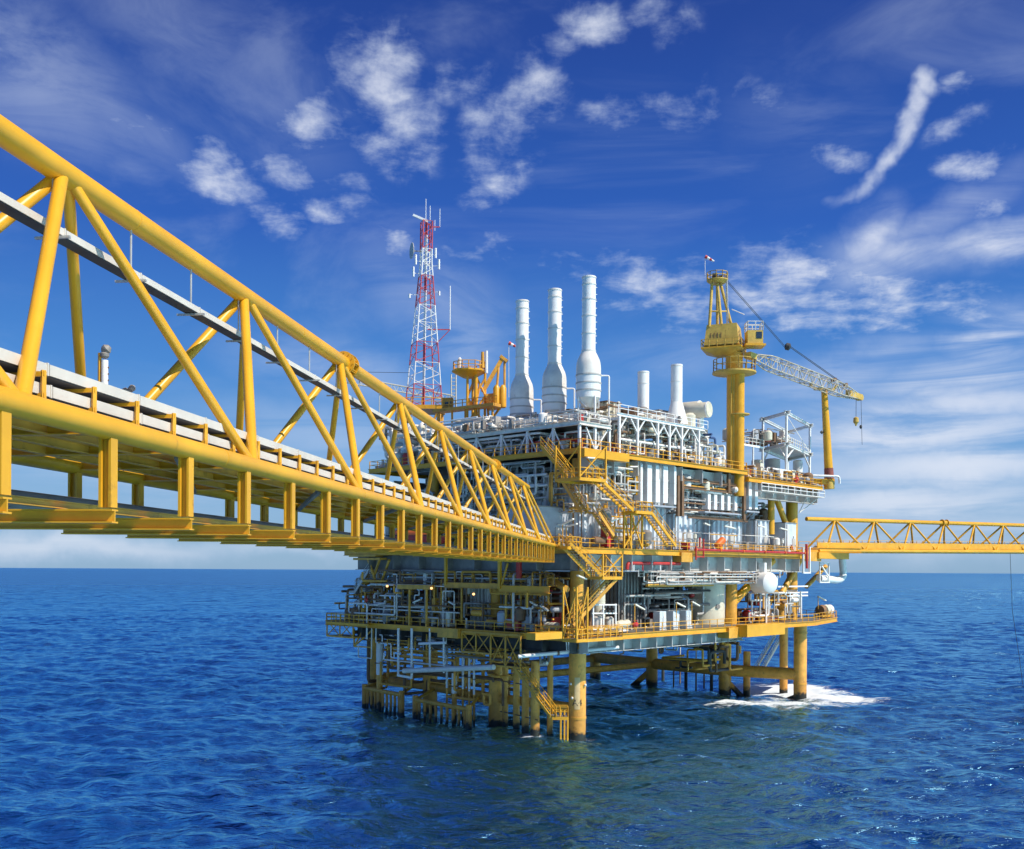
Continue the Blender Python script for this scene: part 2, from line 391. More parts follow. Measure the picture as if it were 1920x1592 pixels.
# ---------------------------------------------------------------- sea
def make_sea():
    random.seed(4)
    angs = []; a = -180.0
    while a < 180: angs.append(a); a += (0.085 if -31 < a < 31 else 3.0)
    rad = [0.0, 12, 24, 34]; r = 40.0
    while r < 1600: rad.append(r); r *= (1.0042 if r < 200 else 1.0065 if r < 420 else 1.012)
    while r < 60000: rad.append(r); r *= 1.10
    waves = []
    for i in range(66):
        lam = 1.3*(1.045**i)*random.uniform(.9, 1.1)
        th = R_(18+random.gauss(0, 42))
        k = 2*math.pi/lam; waves.append((k*math.sin(th), k*math.cos(th), lam*.0058*random.uniform(.6,1.2)*(1 if lam < 9 else .55), random.uniform(0, 6.28)))
    import numpy as np
    A = np.radians(np.array(angs)); Rr = np.array(rad)
    X = np.outer(Rr, np.sin(A)); Y = np.outer(Rr, np.cos(A)); Z = np.zeros_like(X)
    fade = np.clip((1700-Rr)/900, 0, 1)*np.clip((Rr-20)/20, 0, 1)
    fr = Rr[:, None]
    for kx, ky, am, ph in waves:
        lam = 2*math.pi/math.hypot(kx, ky)
        t = kx*X+ky*Y+ph
        Z += am*(np.sin(t)+.35*np.cos(2*t))*np.clip((lam*230-fr)/(lam*130), 0, 1)
    Z *= fade[:, None]
    nr, na = X.shape
    co = np.stack([X, Y, Z], -1).reshape(-1, 3)
    i = np.arange(nr-1)[:, None]; j = np.arange(na)[None, :]; j2 = (j+1) % na
    f = np.stack([i*na+j+0*i, i*na+j2, (i+1)*na+j2, (i+1)*na+j], -1).reshape(-1, 4)[:, ::-1]
    me = D.meshes.new('sea'); me.vertices.add(len(co)); me.vertices.foreach_set('co', co.ravel())
    me.loops.add(f.size); me.loops.foreach_set('vertex_index', f.ravel().astype('i'))
    me.polygons.add(len(f)); me.polygons.foreach_set('loop_start', np.arange(0, f.size, 4, dtype='i'))
    me.polygons.foreach_set('use_smooth', np.ones(len(f), dtype=bool))
    me.update(calc_edges=True); me.validate()
    m = D.materials.new('sea_water'); m.use_nodes = True; nt = m.node_tree; nt.nodes.clear()
    o_ = N(nt, 'ShaderNodeOutputMaterial')
    g = N(nt, 'ShaderNodeNewGeometry'); pos = g.outputs['Position']
    sxyz = N(nt, 'ShaderNodeSeparateXYZ'); nt.links.new(pos, sxyz.inputs[0])
    dist = M2(nt, 'SQRT', M2(nt, 'ADD', M2(nt, 'MULTIPLY', sxyz.outputs[0], sxyz.outputs[0]), M2(nt, 'MULTIPLY', sxyz.outputs[1], sxyz.outputs[1])))
    n1 = noise(nt, pos, .50, 4, .55, .6, sc=(.8, 1.4, 1)); n2 = noise(nt, pos, .13, 4, .55, .5, sc=(.75, 1.5, 1)); n3 = noise(nt, pos, 1.7, 4, .62, .3, sc=(.8, 1.3, 1))
    n4 = noise(nt, pos, .030, 4, .6, .5, sc=(.5, 1.7, 1)); n5 = noise(nt, pos, .008, 4, .6, .5, sc=(.4, 2.0, 1))
    h = M2(nt, 'ADD', M2(nt, 'MULTIPLY', n1, .60), M2(nt, 'ADD', M2(nt, 'MULTIPLY', n2, 2.2), M2(nt, 'MULTIPLY', n3, .16)))
    far = N(nt, 'ShaderNodeMapRange'); far.inputs[1].default_value = 150; far.inputs[2].default_value = 900; nt.links.new(dist, far.inputs[0])
    h = M2(nt, 'ADD', h, M2(nt, 'MULTIPLY', M2(nt, 'MULTIPLY', n4, 16.0), far.outputs[0]))
    bp = N(nt, 'ShaderNodeBump', i_Strength=1.0, i_Distance=1.0); nt.links.new(h, bp.inputs['Height'])
    nb = noise(nt, pos, .012, 4, .6)
    deep = RAMP(nt, nb, [(.3, (.0006,.017,.080)), (.7, (.0008,.033,.140))])
    dif = N(nt, 'ShaderNodeBsdfDiffuse'); nt.links.new(deep, dif.inputs[0]); nt.links.new(bp.outputs[0], dif.inputs['Normal'])
    gl = N(nt, 'ShaderNodeBsdfGlossy'); gl.inputs['Color'].default_value = (.35,.79,1.0,1)
    rg = N(nt, 'ShaderNodeMapRange'); rg.inputs[1].default_value = 80; rg.inputs[2].default_value = 1500; rg.inputs[3].default_value = .17; rg.inputs[4].default_value = .30; nt.links.new(dist, rg.inputs[0]); nt.links.new(rg.outputs[0], gl.inputs['Roughness'])
    nt.links.new(bp.outputs[0], gl.inputs['Normal'])
    fr_ = N(nt, 'ShaderNodeFresnel', i_IOR=1.33); nt.links.new(bp.outputs[0], fr_.inputs['Normal'])
    mod = M2(nt, 'ADD', M2(nt, 'MULTIPLY', n4, .5), M2(nt, 'MULTIPLY', n5, .5))
    mod = M2(nt, 'ADD', M2(nt, 'ADD', .45, M2(nt, 'MULTIPLY', mod, .8)), M2(nt, 'MULTIPLY', far.outputs[0], .65))
    fac = M2(nt, 'ADD', M2(nt, 'MULTIPLY', M2(nt, 'MULTIPLY', fr_.outputs[0], mod), 1.08), .015, True)
    mx = N(nt, 'ShaderNodeMixShader'); nt.links.new(fac, mx.inputs[0]); nt.links.new(dif.outputs[0], mx.inputs[1]); nt.links.new(gl.outputs[0], mx.inputs[2])
    # foam churned up round the far right leg
    def ell(c, rx, ry, rot):
        mp = N(nt, 'ShaderNodeMapping', vector_type='TEXTURE'); mp.inputs['Location'].default_value = (c.x, c.y, 0)
        mp.inputs['Scale'].default_value = (rx, ry, 50); mp.inputs['Rotation'].default_value = (0, 0, rot); nt.links.new(pos, mp.inputs[0])
        ln = N(nt, 'ShaderNodeVectorMath', operation='LENGTH'); nt.links.new(mp.outputs[0], ln.inputs[0])
        return M2(nt, 'SUBTRACT', 1.0, ln.outputs['Value'], True)
    e = ell(G(1480,1296), 11, 17, 0); e = M2(nt, 'MAXIMUM', e, M2(nt, 'MULTIPLY', ell(G(1570,1310), 11, 9, 0), .8)); e = M2(nt, 'MAXIMUM', e, M2(nt, 'MULTIPLY', ell(G(1430,1319), 19, 5.5, 0), .62))
    for q in (G(1082,1385), G(1359,1301), G(931,1361), G(1004,1381)): e = M2(nt, 'MAXIMUM', e, M2(nt, 'MULTIPLY', ell(q, 2.6, 2.2, 0), .42))
    nf = noise(nt, pos, .7, 9, .78, .6, sc=(.5, 1.0, 1))
    ff = M2(nt, 'ADD', M2(nt, 'MULTIPLY', e, 2.3), M2(nt, 'MULTIPLY', M2(nt, 'SUBTRACT', nf, .5), 4.2))
    mr = N(nt, 'ShaderNodeMapRange', interpolation_type='SMOOTHSTEP'); mr.inputs[1].default_value = .38; mr.inputs[2].default_value = 1.25; nt.links.new(ff, mr.inputs[0])
    mr2 = N(nt, 'ShaderNodeMapRange'); mr2.inputs[1].default_value = .0; mr2.inputs[2].default_value = .2; nt.links.new(e, mr2.inputs[0])
    fo = N(nt, 'ShaderNodeBsdfDiffuse'); fo.inputs[0].default_value = (.74,.80,.84,1)
    mx2 = N(nt, 'ShaderNodeMixShader'); nt.links.new(M2(nt, 'MULTIPLY', mr.outputs[0], mr2.outputs[0]), mx2.inputs[0])
    nt.links.new(mx.outputs[0], mx2.inputs[1]); nt.links.new(fo.outputs[0], mx2.inputs[2]); nt.links.new(mx2.outputs[0], o_.inputs[0])
    me.materials.append(m)
    ob = D.objects.new('sea', me); COL.objects.link(ob)
    tagp(ob, 'deep blue open sea with small choppy waves out to the horizon', 'sea', kind='structure')
make_sea()
# ================================================================ bridges
TP = .1362                       # tangent of the near bridge's heading
BD = Vector((TP, 1, 0)).normalized(); BN = Vector((-BD.y, BD.x, 0))     # along, and to its left (far side)
ZB = 20.54; BW = 4.4; BH = 5.55
B0 = Vector((-9.9*1.0, 0, 0))    # near chord passes here
def BP(Zd, lat=0.0, z=0.0):      # Zd: distance along view, lat: to the far side
    p = B0+Vector((TP*Zd, Zd, 0))+BN*lat
    return Vector((p.x, p.y, ZB+z))
def make_bridge():
    t = thing('truss_bridge', 'long thick yellow tubular truss bridge running from the left edge to the platform', 'bridge', BP(60, BW/2, -1.5))
    Zend = 105.6; Z0 = 2.0
    for name, lat, z, r in (('top_chord', BW/2, BH, .255), ('bottom_chord', 0, 0, .215), ('bottom_chord', BW, 0, .215)):
        ze = Zend if name != 'top_chord' else 99.4
        if name == 'top_chord':
            mb = MB(); mb.tube(BP(Z0, lat, z), BP(ze, lat, z), r, 28); obj(name, mb, 'yellow_clean', t)
        else: obj(name, MB().tube(BP(Z0, lat, z), BP(ze, lat, z), r, 28), 'yellow_clean', t)
    # flanged joints of the top chord
    for zf, rf in ((40.2, .46), (78.7, .46)):
        p = BP(zf, BW/2, BH)
        g = MB()
        g.tube(p-BD*.34, p-BD*.27, rf, 28); g.tube(p+BD*.27, p+BD*.34, rf, 28)
        for k in range(8):
            a = k*math.pi/4; o = BN*math.cos(a)+Vector((0,0,1))*math.sin(a)
            g.bar(p+o*.34-BD*.27, p+o*.34+BD*.27, .03, .26, o)
        fo = obj('flange', g, 'yellow_clean', t)
        bm_ = MB()
        for k in range(12):
            a = k*math.pi/6+.1; o = BN*math.cos(a)+Vector((0,0,1))*math.sin(a)
            bm_.tube(p+o*.40-BD*.38, p+o*.40+BD*.38, .022, 6)
        obj('bolt_ring', bm_, 'yellow', fo)
    P = 9.35; zn = [6.72+P*i for i in range(11)]
    tops = [z+P/2 for z in zn]
    for i, zt in enumerate(tops):
        if zt > 100: break
        top = BP(zt, BW/2, BH)
        for lat in (0, BW):
            for dz in (-P/2, P/2):
                bt = BP(zt+dz, lat, 0)
                d = (bt-top).normalized()
                st = top+BD*(.17 if dz > 0 else -.02)
                obj('brace', MB().tube(st, bt, .135 if dz < 0 else .12, 16), 'yellow_clean', t)
    # end frame
    obj('brace', MB().tube(BP(99.3, BW/2, BH), BP(105.2, 0, 0), .12, 12), 'yellow_clean', t)
    obj('brace', MB().tube(BP(99.3, BW/2, BH), BP(105.2, BW, 0), .12, 12), 'yellow_clean', t)
    # hanging posts and cross beams every third of a panel
    zp = 3.083; n = 0
    posts = []
    while zp < Zend-.3:
        posts.append(zp); zp += P/3
    n1 = len(posts)
    for zp in posts:
        for lat in (0, BW):
            a = BP(zp, lat, -.18); b = BP(zp, lat, -1.44)
            obj('hanger_post', MB().ibeam(a, b, .24, .24, .05, up=BN), 'yellow', t)
        obj('cross_beam', MB().ibeam(BP(zp, -.14, -1.60), BP(zp, BW+.3, -1.58), .22, .25, .03), 'yellow', t)
        obj('floor_beam', MB().ibeam(BP(zp, .2, .02), BP(zp, BW-.2, .02), .2, .26, .025), 'yellow', t)
    for lat in (1.2, 2.2, 3.2):
        obj('stringer', MB().ibeam(BP(Z0, lat, -.0), BP(Zend, lat, 0.0), .16, .2, .02), 'yellow_worn', t)
    for lat in (1.0, 3.6): obj('lower_stringer', MB().ibeam(BP(Z0, lat, -1.38), BP(Zend, lat, -1.38), .12, .14, .02), 'yellow_worn', t)
    for c_, lat, z_, r_ in (('t', BW/2, BH, .255), ('n', 0, 0, .215)):
        for k in range(9):
            zz0 = 12.3+11.2*k
            if zz0 < 98: obj('weld_seam', MB().tube(BP(zz0, lat, z_), BP(zz0+.05, lat, z_), r_+.006, 28), 'yellow', t)
    for i in range(len(posts)-1):
        if i % 3 == 0: obj('wind_brace', MB().bar(BP(posts[i], .2, -.16), BP(posts[min(i+3, len(posts)-1)], BW-.2, -.16), .12, .12), 'grey_mid', t)
    # walkway plates under the pipes and the grating
    obj('deck_plate', MB().sheet([BP(Z0, .55, .28), BP(Z0, BW-.4, .28), BP(Zend, BW-.4, .28), BP(Zend, .55, .28)][::-1], .05), 'grating', t)
    g = MB(); rails(g, [BP(Z0, BW-.45, .3), BP(Zend, BW-.45, .3)], 1.5, 1.55, .026); obj('handrail', g, 'yellow', t)
    g = MB(); rails(g, [BP(Z0, 1.75, .3), BP(Zend, 1.75, .3)], .95, 3.1, .026); obj('handrail', g, 'yellow', t)
    # brackets of the cable trays
    for i, zp in enumerate(posts):
        for dz in (0, P/6):
            z = zp+dz*1.0
            if z > Zend-1 or z < 8: continue
            g = MB(); g.bar(BP(z, .28, .28), BP(z, .28, .76), .07, .07); g.bar(BP(z, .245, .70), BP(z, 1.1, .70), .07, .08); g.bar(BP(z, .245, .34), BP(z, 1.1, .34), .07, .08)
            if i*2+(dz > 0) < 66: obj('tray_bracket', g, 'yellow', t)
    for z in [8+3.1*i for i in range(30)]:
        if z < 98: 
            g = MB(); g.tube(BP(z, BW/2-.0, BH-.2), BP(z, BW/2, BH-1.4), .025, 6); g.bar(BP(z, BW/2-.38, BH-1.43), BP(z, BW/2+.38, BH-1.43), .06, .05)
            obj('tray_hanger', g, 'galv', t)
    # cable trays
    def tray(lat, z, w, h, lab, segs=3.1, z0=Z0, z1=Zend):
        tt = thing('cable_tray', lab, 'cable tray', BP(60, lat, z), 'cable trays along the near bridge')
        zz_ = z0
        while zz_ < z1-.2:
            ze = min(zz_+segs-.03, z1)
            g = MB(); g.bar(BP(zz_, lat, z), BP(ze, lat, z), w, h)
            g.bar(BP(ze-.06, lat, z), BP(ze-.02, lat, z), w+.03, h+.03)
            obj('tray_section', g, 'tray', tt); obj('tray_shade_plate', MB().bar(BP(zz_, lat, z-h/2-.012), BP(ze, lat, z-h/2-.012), w-.04, .02), 'dark', tt); zz_ += segs  # dark plate puts the shade of the tray bottom into colour
    tray(.72, .84, .62, .19, 'upper of two stacked pale cable trays beside the near lower chord')
    tray(.66, .46, .62, .19, 'lower of two stacked pale cable trays beside the near lower chord')
    tray(BW/2, BH-1.3, .36, .15, 'pale cable tray hung on rods right under the top chord of the big bridge', z1=98)
    # pipes on the low level
    for lat, r, lab in ((1.3, .13, 'grey pipe nearest the posts on the low level of the big bridge'), (2.2, .17, 'thick grey pipe in the middle of the low level of the big bridge'), (3.2, .12, 'grey pipe farthest from the posts on the low level of the big bridge')):
        solo('pipe', MB().tube(BP(Z0, lat, -1.30), BP(Zend, lat, -1.30), r, 12), 'grey_mid', lab, 'pipe', 'pipes on the low level of the big bridge')
    tt = thing('walkway_grating', 'dark grating strip on the cross beams under the far side of the bridge', 'grating', BP(60, BW-.7, -1.4))
    for i in range(len(posts)-1):
        obj('grating_panel', MB().sheet([BP(posts[i]+.1, BW-1.1, -1.36), BP(posts[i]+.1, BW-.2, -1.36), BP(posts[i+1]-.1, BW-.2, -1.36), BP(posts[i+1]-.1, BW-1.1, -1.36)][::-1], .06), 'dark', tt)
make_bridge()
# lamp mast and boxes standing on the bridge
def bridge_kit():
    p = BP(24.9, 3.4, .3)
    p = PZ(196, 742, 22.6)
    t = thing('lamp_mast', 'white lamp mast with grey lamp head and yellow pole on the big bridge', 'lamp mast', p)
    z = Vector((0,0,1))
    obj('post', MB().tube(p, p+z*.78, .075, 12), 'white', t)
    obj('yellow_pole', MB().bar(p-Vector((.11,0,0)), p-Vector((.11,0,0))+z*.94, .06, .06), 'yellow', t)
    g = MB(); g.lathe(p+z*.82, [(.05,0),(.09,.04),(.10,.1),(.06,.16)], 12); g.lathe(p+z*1.02+Vector((.03,0,0)), [(.05,-.1),(.1,-.04),(.11,.03),(.05,.1)], 12, ax=(.8,0,.6)); obj('lamp_head', g, 'grey_mid', t)
    g = MB()
    for k in range(4): g.bar(p+z*(.2+.14*k)-Vector((.13,0,0)), p+z*(.2+.14*k)+Vector((.09,0,0)), .03, .03)
    obj('clamp', g, 'brown', t)
    q = PZ(236, 748, 24.0)
    t = thing('floodlight', 'small grey double floodlight on top of the white box on the big bridge', 'floodlight', q)
    g = MB(); g.lathe(q+z*.16, [(.03,-.1),(.085,-.05),(.10,.05),(.04,.1)], 12, ax=(-.7,-.5,.4)); obj('lamp_head', g, 'grey_mid', t)
    g = MB(); g.lathe(q+z*.24+Vector((.13,0,0)), [(.03,-.1),(.07,-.05),(.08,.05),(.04,.1)], 12, ax=(.7,-.5,.4)); obj('lamp_head', g, 'grey_mid', t)
    obj('bracket', MB().tube(q, q+z*.15, .03, 8), 'galv', t)
    a = PZ(208, 741, 22.8); b = PZ(262, 762, 24.6)
    t = thing('junction_box', 'long white box beside the lamp mast on the big bridge', 'box', (a+b)/2)
    obj('housing', MB().bar(a, b, .35, .26), 'white', t)
    g = MB(); g.lathe(b+Vector((.06,0,0)), [(.1,-.05),(.1,.05)], 12, ax=(1,0,0)); obj('cable_entry', g, 'dark', t)
    a = PZ(535, 851, 40.0); b = PZ(575, 862, 43.6)
    t = thing('junction_box', 'white box on the big bridge just right of the second upright pair of braces', 'box', (a+b)/2)
    obj('housing', MB().bar(a, b, .4, .3), 'white', t)
    obj('lid', MB().bar(a+z*.17, b+z*.17, .44, .04), 'white_worn', t)
bridge_kit()

def right_bridge():
    # slightly cambered truss leaving the right side of the platform
    a = PZ(1512, 973, 146); b = PZ(1985, 987, 171)
    n = 7
    xt = [(370,146), (695,0)]
    t = thing('truss_bridge', 'distant slim yellow truss bridge leading off to the right edge above the sea', 'bridge', (a+b)/2)
    d = (b-a).normalized(); nrm = Vector((-d.y, d.x, 0)).normalized()
    near = lambda p, z, lat=0: Vector((p.x, p.y, z))
    obj('top_chord', MB().tube(a, b, .30, 16), 'yellow_clean', t)
    ba = PZ(1535, 1033, 144); bb = PZ(1990, 1035, 169)
    fa = ba+nrm*4.4; fb = bb+nrm*4.4
    fa.z = ba.z; fb.z = bb.z
    obj('bottom_chord', MB().tube(ba, bb, .27, 14), 'yellow_clean', t)
    obj('bottom_chord', MB().tube(fa, fb, .27, 14), 'yellow_clean', t)
    nodes = [(1565,), (1639,), (1707,), (1770,), (1827,), (1881,), (1935,), (1985,)]
    def onl(p, q, x):
        lo, hi = 0, 1.3
        for _ in range(40):
            m = (lo+hi)/2; r = p.lerp(q, m); xx = r.x/r.y*FPX+HX
            if xx < x: lo = m
            else: hi = m
        return p.lerp(q, lo)
    # near brace feet and the regular spacing
    tp = [onl(a, b, x[0]-0) for x in nodes]
    ft = []
    for i in range(len(tp)):
        mpos = tp[i]-(tp[1]-tp[0])*.5
        s = (mpos-a).dot(d)
        f = ba+(bb-ba).normalized()*(s-(ba-a).dot(d)); g_ = fa+(fb-fa).normalized()*(s-(fa-a).dot(d))
        ft.append((f, g_))
    for i in range(len(tp)):
        for k in (0, 1):
            obj('brace', MB().tube(tp[i], ft[i][k], .15, 10), 'yellow', t)
            if i+1 < len(tp): obj('brace', MB().tube(tp[i], ft[i+1][k], .15, 10), 'yellow', t)
    p = tp[3]; g = MB(); g.tube(p-d*.55, p-d*.42, .55, 18); g.tube(p+d*.42, p+d*.55, .55, 18); g.tube(p-d*.42, p+d*.42, .38, 14)
    obj('flange', g, 'yellow', t)
    up = Vector((0,0,1))
    obj('side_girder', MB().bar(ba+up*.75+nrm*.3, bb+up*.75+nrm*.3, .12, .9), 'yellow', t)
    obj('deck_plate', MB().sheet([ba+up*.35+nrm*.4, bb+up*.35+nrm*.4, bb+up*.35+nrm*4, ba+up*.35+nrm*4], .06), 'grating', t)
    g = MB()
    for i in range(44):
        p = (ba+nrm*.3+up*.3).lerp(bb+nrm*.3+up*.3, i/43); g.bar(p+up*.9, p+up*1.2, .07, .07)
    g.bar(ba+nrm*.3+up*1.55, bb+nrm*.3+up*1.55, .05, .05)
    rails(g, [fa+up*.4-nrm*.4, fb+up*.4-nrm*.4], 1.0, 2.0, .03)
    obj('handrail', g, 'yellow', t)
    # landing box at the platform
    g = MB(); g.ibeam(ba-d*2+up*.1, ba+d*8+up*.1, .5, .7, .05); obj('landing_girder', g, 'yellow', t)
    q = PZ(1894, 1038, 166)
    solo('hanging_rope', MB().path([q, Vector((q.x+.4, q.y, 12)), Vector((q.x+1.4, q.y-.5, 4)), Vector((q.x+1.8, q.y-1, -1))], .035, 5), 'black', 'thin dark rope hanging from the right bridge down to the sea', 'rope')
right_bridge()
# ================================================================ platform structure
ZL, ZM, ZT, ZW = 11.26, 20.4, 30.65, 33.7       # deck tops: lower, main, top, white module
rnd = random.Random(11)
def jacket():
    t = thing('jacket', 'weathered yellow tubular jacket legs and braces standing in the sea under the decks', 'jacket', G(1082, 1385))
    A = [G(1082,1384), G(931,1361), G(806,1334), G(702,1318)]
    B = [G(1500,1311), G(1359,1301), G(1222,1286), G(1116,1272)]
    for i, p in enumerate(A+B):
        r = .93 if i < 4 else .90
        g = MB(); g.tube(Vector((p.x,p.y,-4)), Vector((p.x,p.y,ZL-.9)), r, 28)
        lg = obj('leg', g, 'jacket_yellow', t)
        if i in (0, 4, 5):
            g = MB(); g.tube(Vector((p.x,p.y,2.1)), Vector((p.x,p.y,2.35)), r+.05, 28); g.tube(Vector((p.x,p.y,9.3)), Vector((p.x,p.y,9.55)), r+.06, 28)
            obj('weld_band', g, 'yellow_worn', lg)
    def br(a, b, z0, z1, r, m='jacket_yellow'):
        obj('brace', MB().tube(Vector((a.x,a.y,z0)), Vector((b.x,b.y,z1)), r, 20), m, t)
    for k in range(3): br(B[k], B[k+1], 3.5, 3.5, .86); br(A[k], A[k+1], 3.2, 3.2, .55)
    br(A[3], B[3], 3.4, 3.4, .6); br(A[2], B[2], 3.4, 3.4, .5)
    br(B[2], Vector((B[2].x-6, B[2].y+1, 0)), 2.6, -3.0, .45); br(B[1], Vector((B[1].x+4.4, B[1].y-1.0, 0)), 2.2, -2.5, .40)
    br(Vector((B[1].x+4.4, B[1].y-1.0, 0)), B[0], -2.5, .6, .35)
    # painted leg mark
    fc = D.curves.new('mark', 'FONT'); fc.body = 'A4'; fc.size = .95; fc.align_x = 'CENTER'; fc.extrude = 0.0
    fo = D.objects.new('mark', fc); COL.objects.link(fo)
    bpy.context.view_layer.update()
    me = D.meshes.new_from_object(fo.evaluated_get(bpy.context.evaluated_depsgraph_get()))
    D.objects.remove(fo)
    p = A[0]; face = R_(180+0)
    for px, zc, rr in ((1080, 3.6, .952),):
        a0 = math.pi+R_(4)
        vs = []
        for v in me.vertices:
            a = a0-v.co.x/.95*1.0
            vs.append((p.x+math.sin(a)*-.0+math.sin(a)*rr, p.y+math.cos(a)*rr, zc+v.co.y))
        g = MB(); g.v = vs; g.f = [tuple(f.vertices) for f in me.polygons]
        obj('painted_mark', g, 'black', t)
    g = MB()      # pale worn patch with the marker lights on leg A4
    for k in range(9):
        a = math.pi+R_(-14+4.5*k); g.v += [(p.x+math.sin(a)*.945, p.y+math.cos(a)*.945, 3.2), (p.x+math.sin(a)*.945, p.y+math.cos(a)*.945, 6.6)]
    for k in range(8): g.f.append((2*k, 2*k+1, 2*k+3, 2*k+2))
    obj('faded_patch', g, 'faded', t)
    for dx, z in ((-.75, 5.9), (.8, 5.8), (-.6, 4.4)):
        q = Vector((p.x+dx, p.y-.75, z)); obj('marker_light', MB().lathe(q, [(.05,-.1),(.14,-.05),(.14,.08),(.05,.13)], 10, ax=(dx,-.5,0)), 'lamp_cover', t)
    return A, B
LEGA, LEGB = jacket()

def vpile(x, y, r, ztop, name, label, group=None, m='jacket_yellow', zb=-3):
    p = G(x, y)
    return solo(name, MB().tube(Vector((p.x,p.y,zb)), Vector((p.x,p.y,ztop)), r, 18), m, label, name.replace('_', ' '), group)
for i, (x, y, r, zt, lab) in enumerate([
  (947,1366,.34,ZL-1.2,'slim yellow conductor pipe just right of the second near leg'),
  (968,1371,.38,8.6,'yellow caisson second in the close row left of the long yellow stair'),
  (985,1376,.42,8.4,'yellow caisson third in the close row left of the long yellow stair'),
  (1003,1381,.50,8.2,'thick yellow caisson at the right end of the close row'),
  (1031,1379,.33,ZL-1,'slim yellow pile standing alone between the close row and the nearest leg'),
  (1400,1302,.52,6.3,'short rusty yellow caisson between the second and first far right legs'),
  (1469,1300,.60,ZL-1,'bright yellow pile just left of the rightmost leg')]):
    vpile(x, y, r, zt, 'caisson', lab)
g = MB()
for z in (5.4, 1.9): g.path([G(938,1364)+Vector((0,-.4,z)), G(968,1371)+Vector((0,-.45,z)), G(1008,1382)+Vector((0,-.5,z))], .07, 6)
solo('pipe_clamp', g, 'brown', 'rusty tie pipes strapped across the close row of yellow caissons', 'pipe clamp')
# slender conductors behind the far brace
for i, (x, y) in enumerate([(1243,1275),(1263,1284),(1275,1280),(1286,1287),(1305,1291),(1320,1288),(1334,1292),(1349,1286)]):
    p = G(x, y); r = .13 if i % 3 else .26
    t = thing('conductor', ['first','second','third','fourth','fifth','sixth','seventh','eighth'][i]+' thin dark conductor from the left behind the long far brace', 'conductor', p, 'conductors behind the far brace')
    obj('lower_pipe', MB().tube(Vector((p.x,p.y,-2)), Vector((p.x,p.y,3.4)), r, 10), 'brown' if i % 3 else 'dark', t)
    if i in (2, 4, 6): obj('upper_pipe', MB().tube(Vector((p.x,p.y,3.4)), Vector((p.x,p.y,ZL-1)), r*.8, 10), 'white_worn', t)
# boat fenders along the left face
def fender(x0, y0, x1, y1, n, lab, zt):
    a = G(x0, y0, zt); b = G(x1, y1, zt)
    t = thing('boat_fender', lab, 'boat fender', (a+b)/2)
    obj('rail', MB().tube(a, b, .27, 12), 'yellow_worn', t)
    for q in (a, b): obj('post', MB().tube(Vector((q.x,q.y,-2)), Vector((q.x,q.y,zt+.5)), .36, 12), 'jacket_yellow', t)
    for i in range(n):
        q = a.lerp(b, (i+.7)/(n+.4)); 
        f = obj('fender_bar', MB().path([q, Vector((q.x+.05,q.y-.05,zt-1.0)), Vector((q.x,q.y-.3,-1.5))], .17, 8), 'jacket_yellow', t)
    obj('brace', MB().tube(a+Vector((.1,.3,0)), Vector((a.x+2,a.y+3,3.2)), .2, 8), 'yellow_worn', t)
    obj('brace', MB().tube(b+Vector((0,.3,.1)), Vector((b.x+1,b.y+3,3.3)), .2, 8), 'yellow_worn', t)
fender(684,1290,753,1303,9,'toothed yellow boat fender at the far left end of the platform waterline', 2.6)
fender(779,1312,879,1330,9,'longer toothed yellow boat fender in the middle of the platform waterline', 2.3)

# ---- decks
def deck(name, label, poly, z, th, beam, edge='yellow', under='grey_light', web=True):
    c = W(poly[0][0], poly[0][1], z)
    t = thing(name, label, 'deck', c)
    pts = [W(u, v, z) for u, v in poly]
    obj('plating', MB().sheet(pts, .08), 'grating', t)
    n = len(pts)
    for i in range(n):
        a, b = pts[i], pts[(i+1) % n]
        dr = (b-a).normalized(); inn = Vector((-dr.y, dr.x, 0))
        a2 = a-Vector((0,0,th/2-.01))+inn*.0; b2 = b-Vector((0,0,th/2-.01))
        obj('edge_beam', MB().ibeam(a2, b2, .34, th, .05), edge, t)
        g = MB(); rails(g, [a+inn*.14+Vector((0,0,.02)), b+inn*.14+Vector((0,0,.02))], .95, 1.6, .03); obj('handrail', g, edge, t)
    return t
PL = [(-3,-3),(47,-3),(50.5,-2),(60.5,.5),(60.5,4),(53.5,8),(53.5,38),(48,41),(-3,41)]
PM = [(-3,-3),(45.5,-3),(47,0),(47,37),(-3,37)]
PT = [(-3,-3),(29.2,-3),(29.2,30),(10,32),(-3,32)]
PT2 = [(29.6,-3.0),(49.0,-3.0),(50.5,-1),(50.5,26),(29.6,26)]
dL = deck('lower_deck', 'lowest yellow edged deck with handrails just above the sea', PL, ZL, .62, .3)
dM = deck('main_deck', 'middle yellow edged deck at the height of the two bridges', PM, ZM, .62, .3)
dT = deck('top_deck', 'upper yellow edged deck carrying the white exhaust stacks and crane', PT, ZT, .55, .3)
dT2 = deck('side_deck', 'slightly lower upper deck under the white open frame right of the crane column', PT2, ZT-.75, .6, .3)
PW = [(-1.6,-1.6),(3.6,-1.6),(3.6,24),(-1.6,24)]
dW = deck('module_deck', 'pale steel deck raised on white columns under the three big stacks', PW, ZW, .42, .3, edge='white_worn')
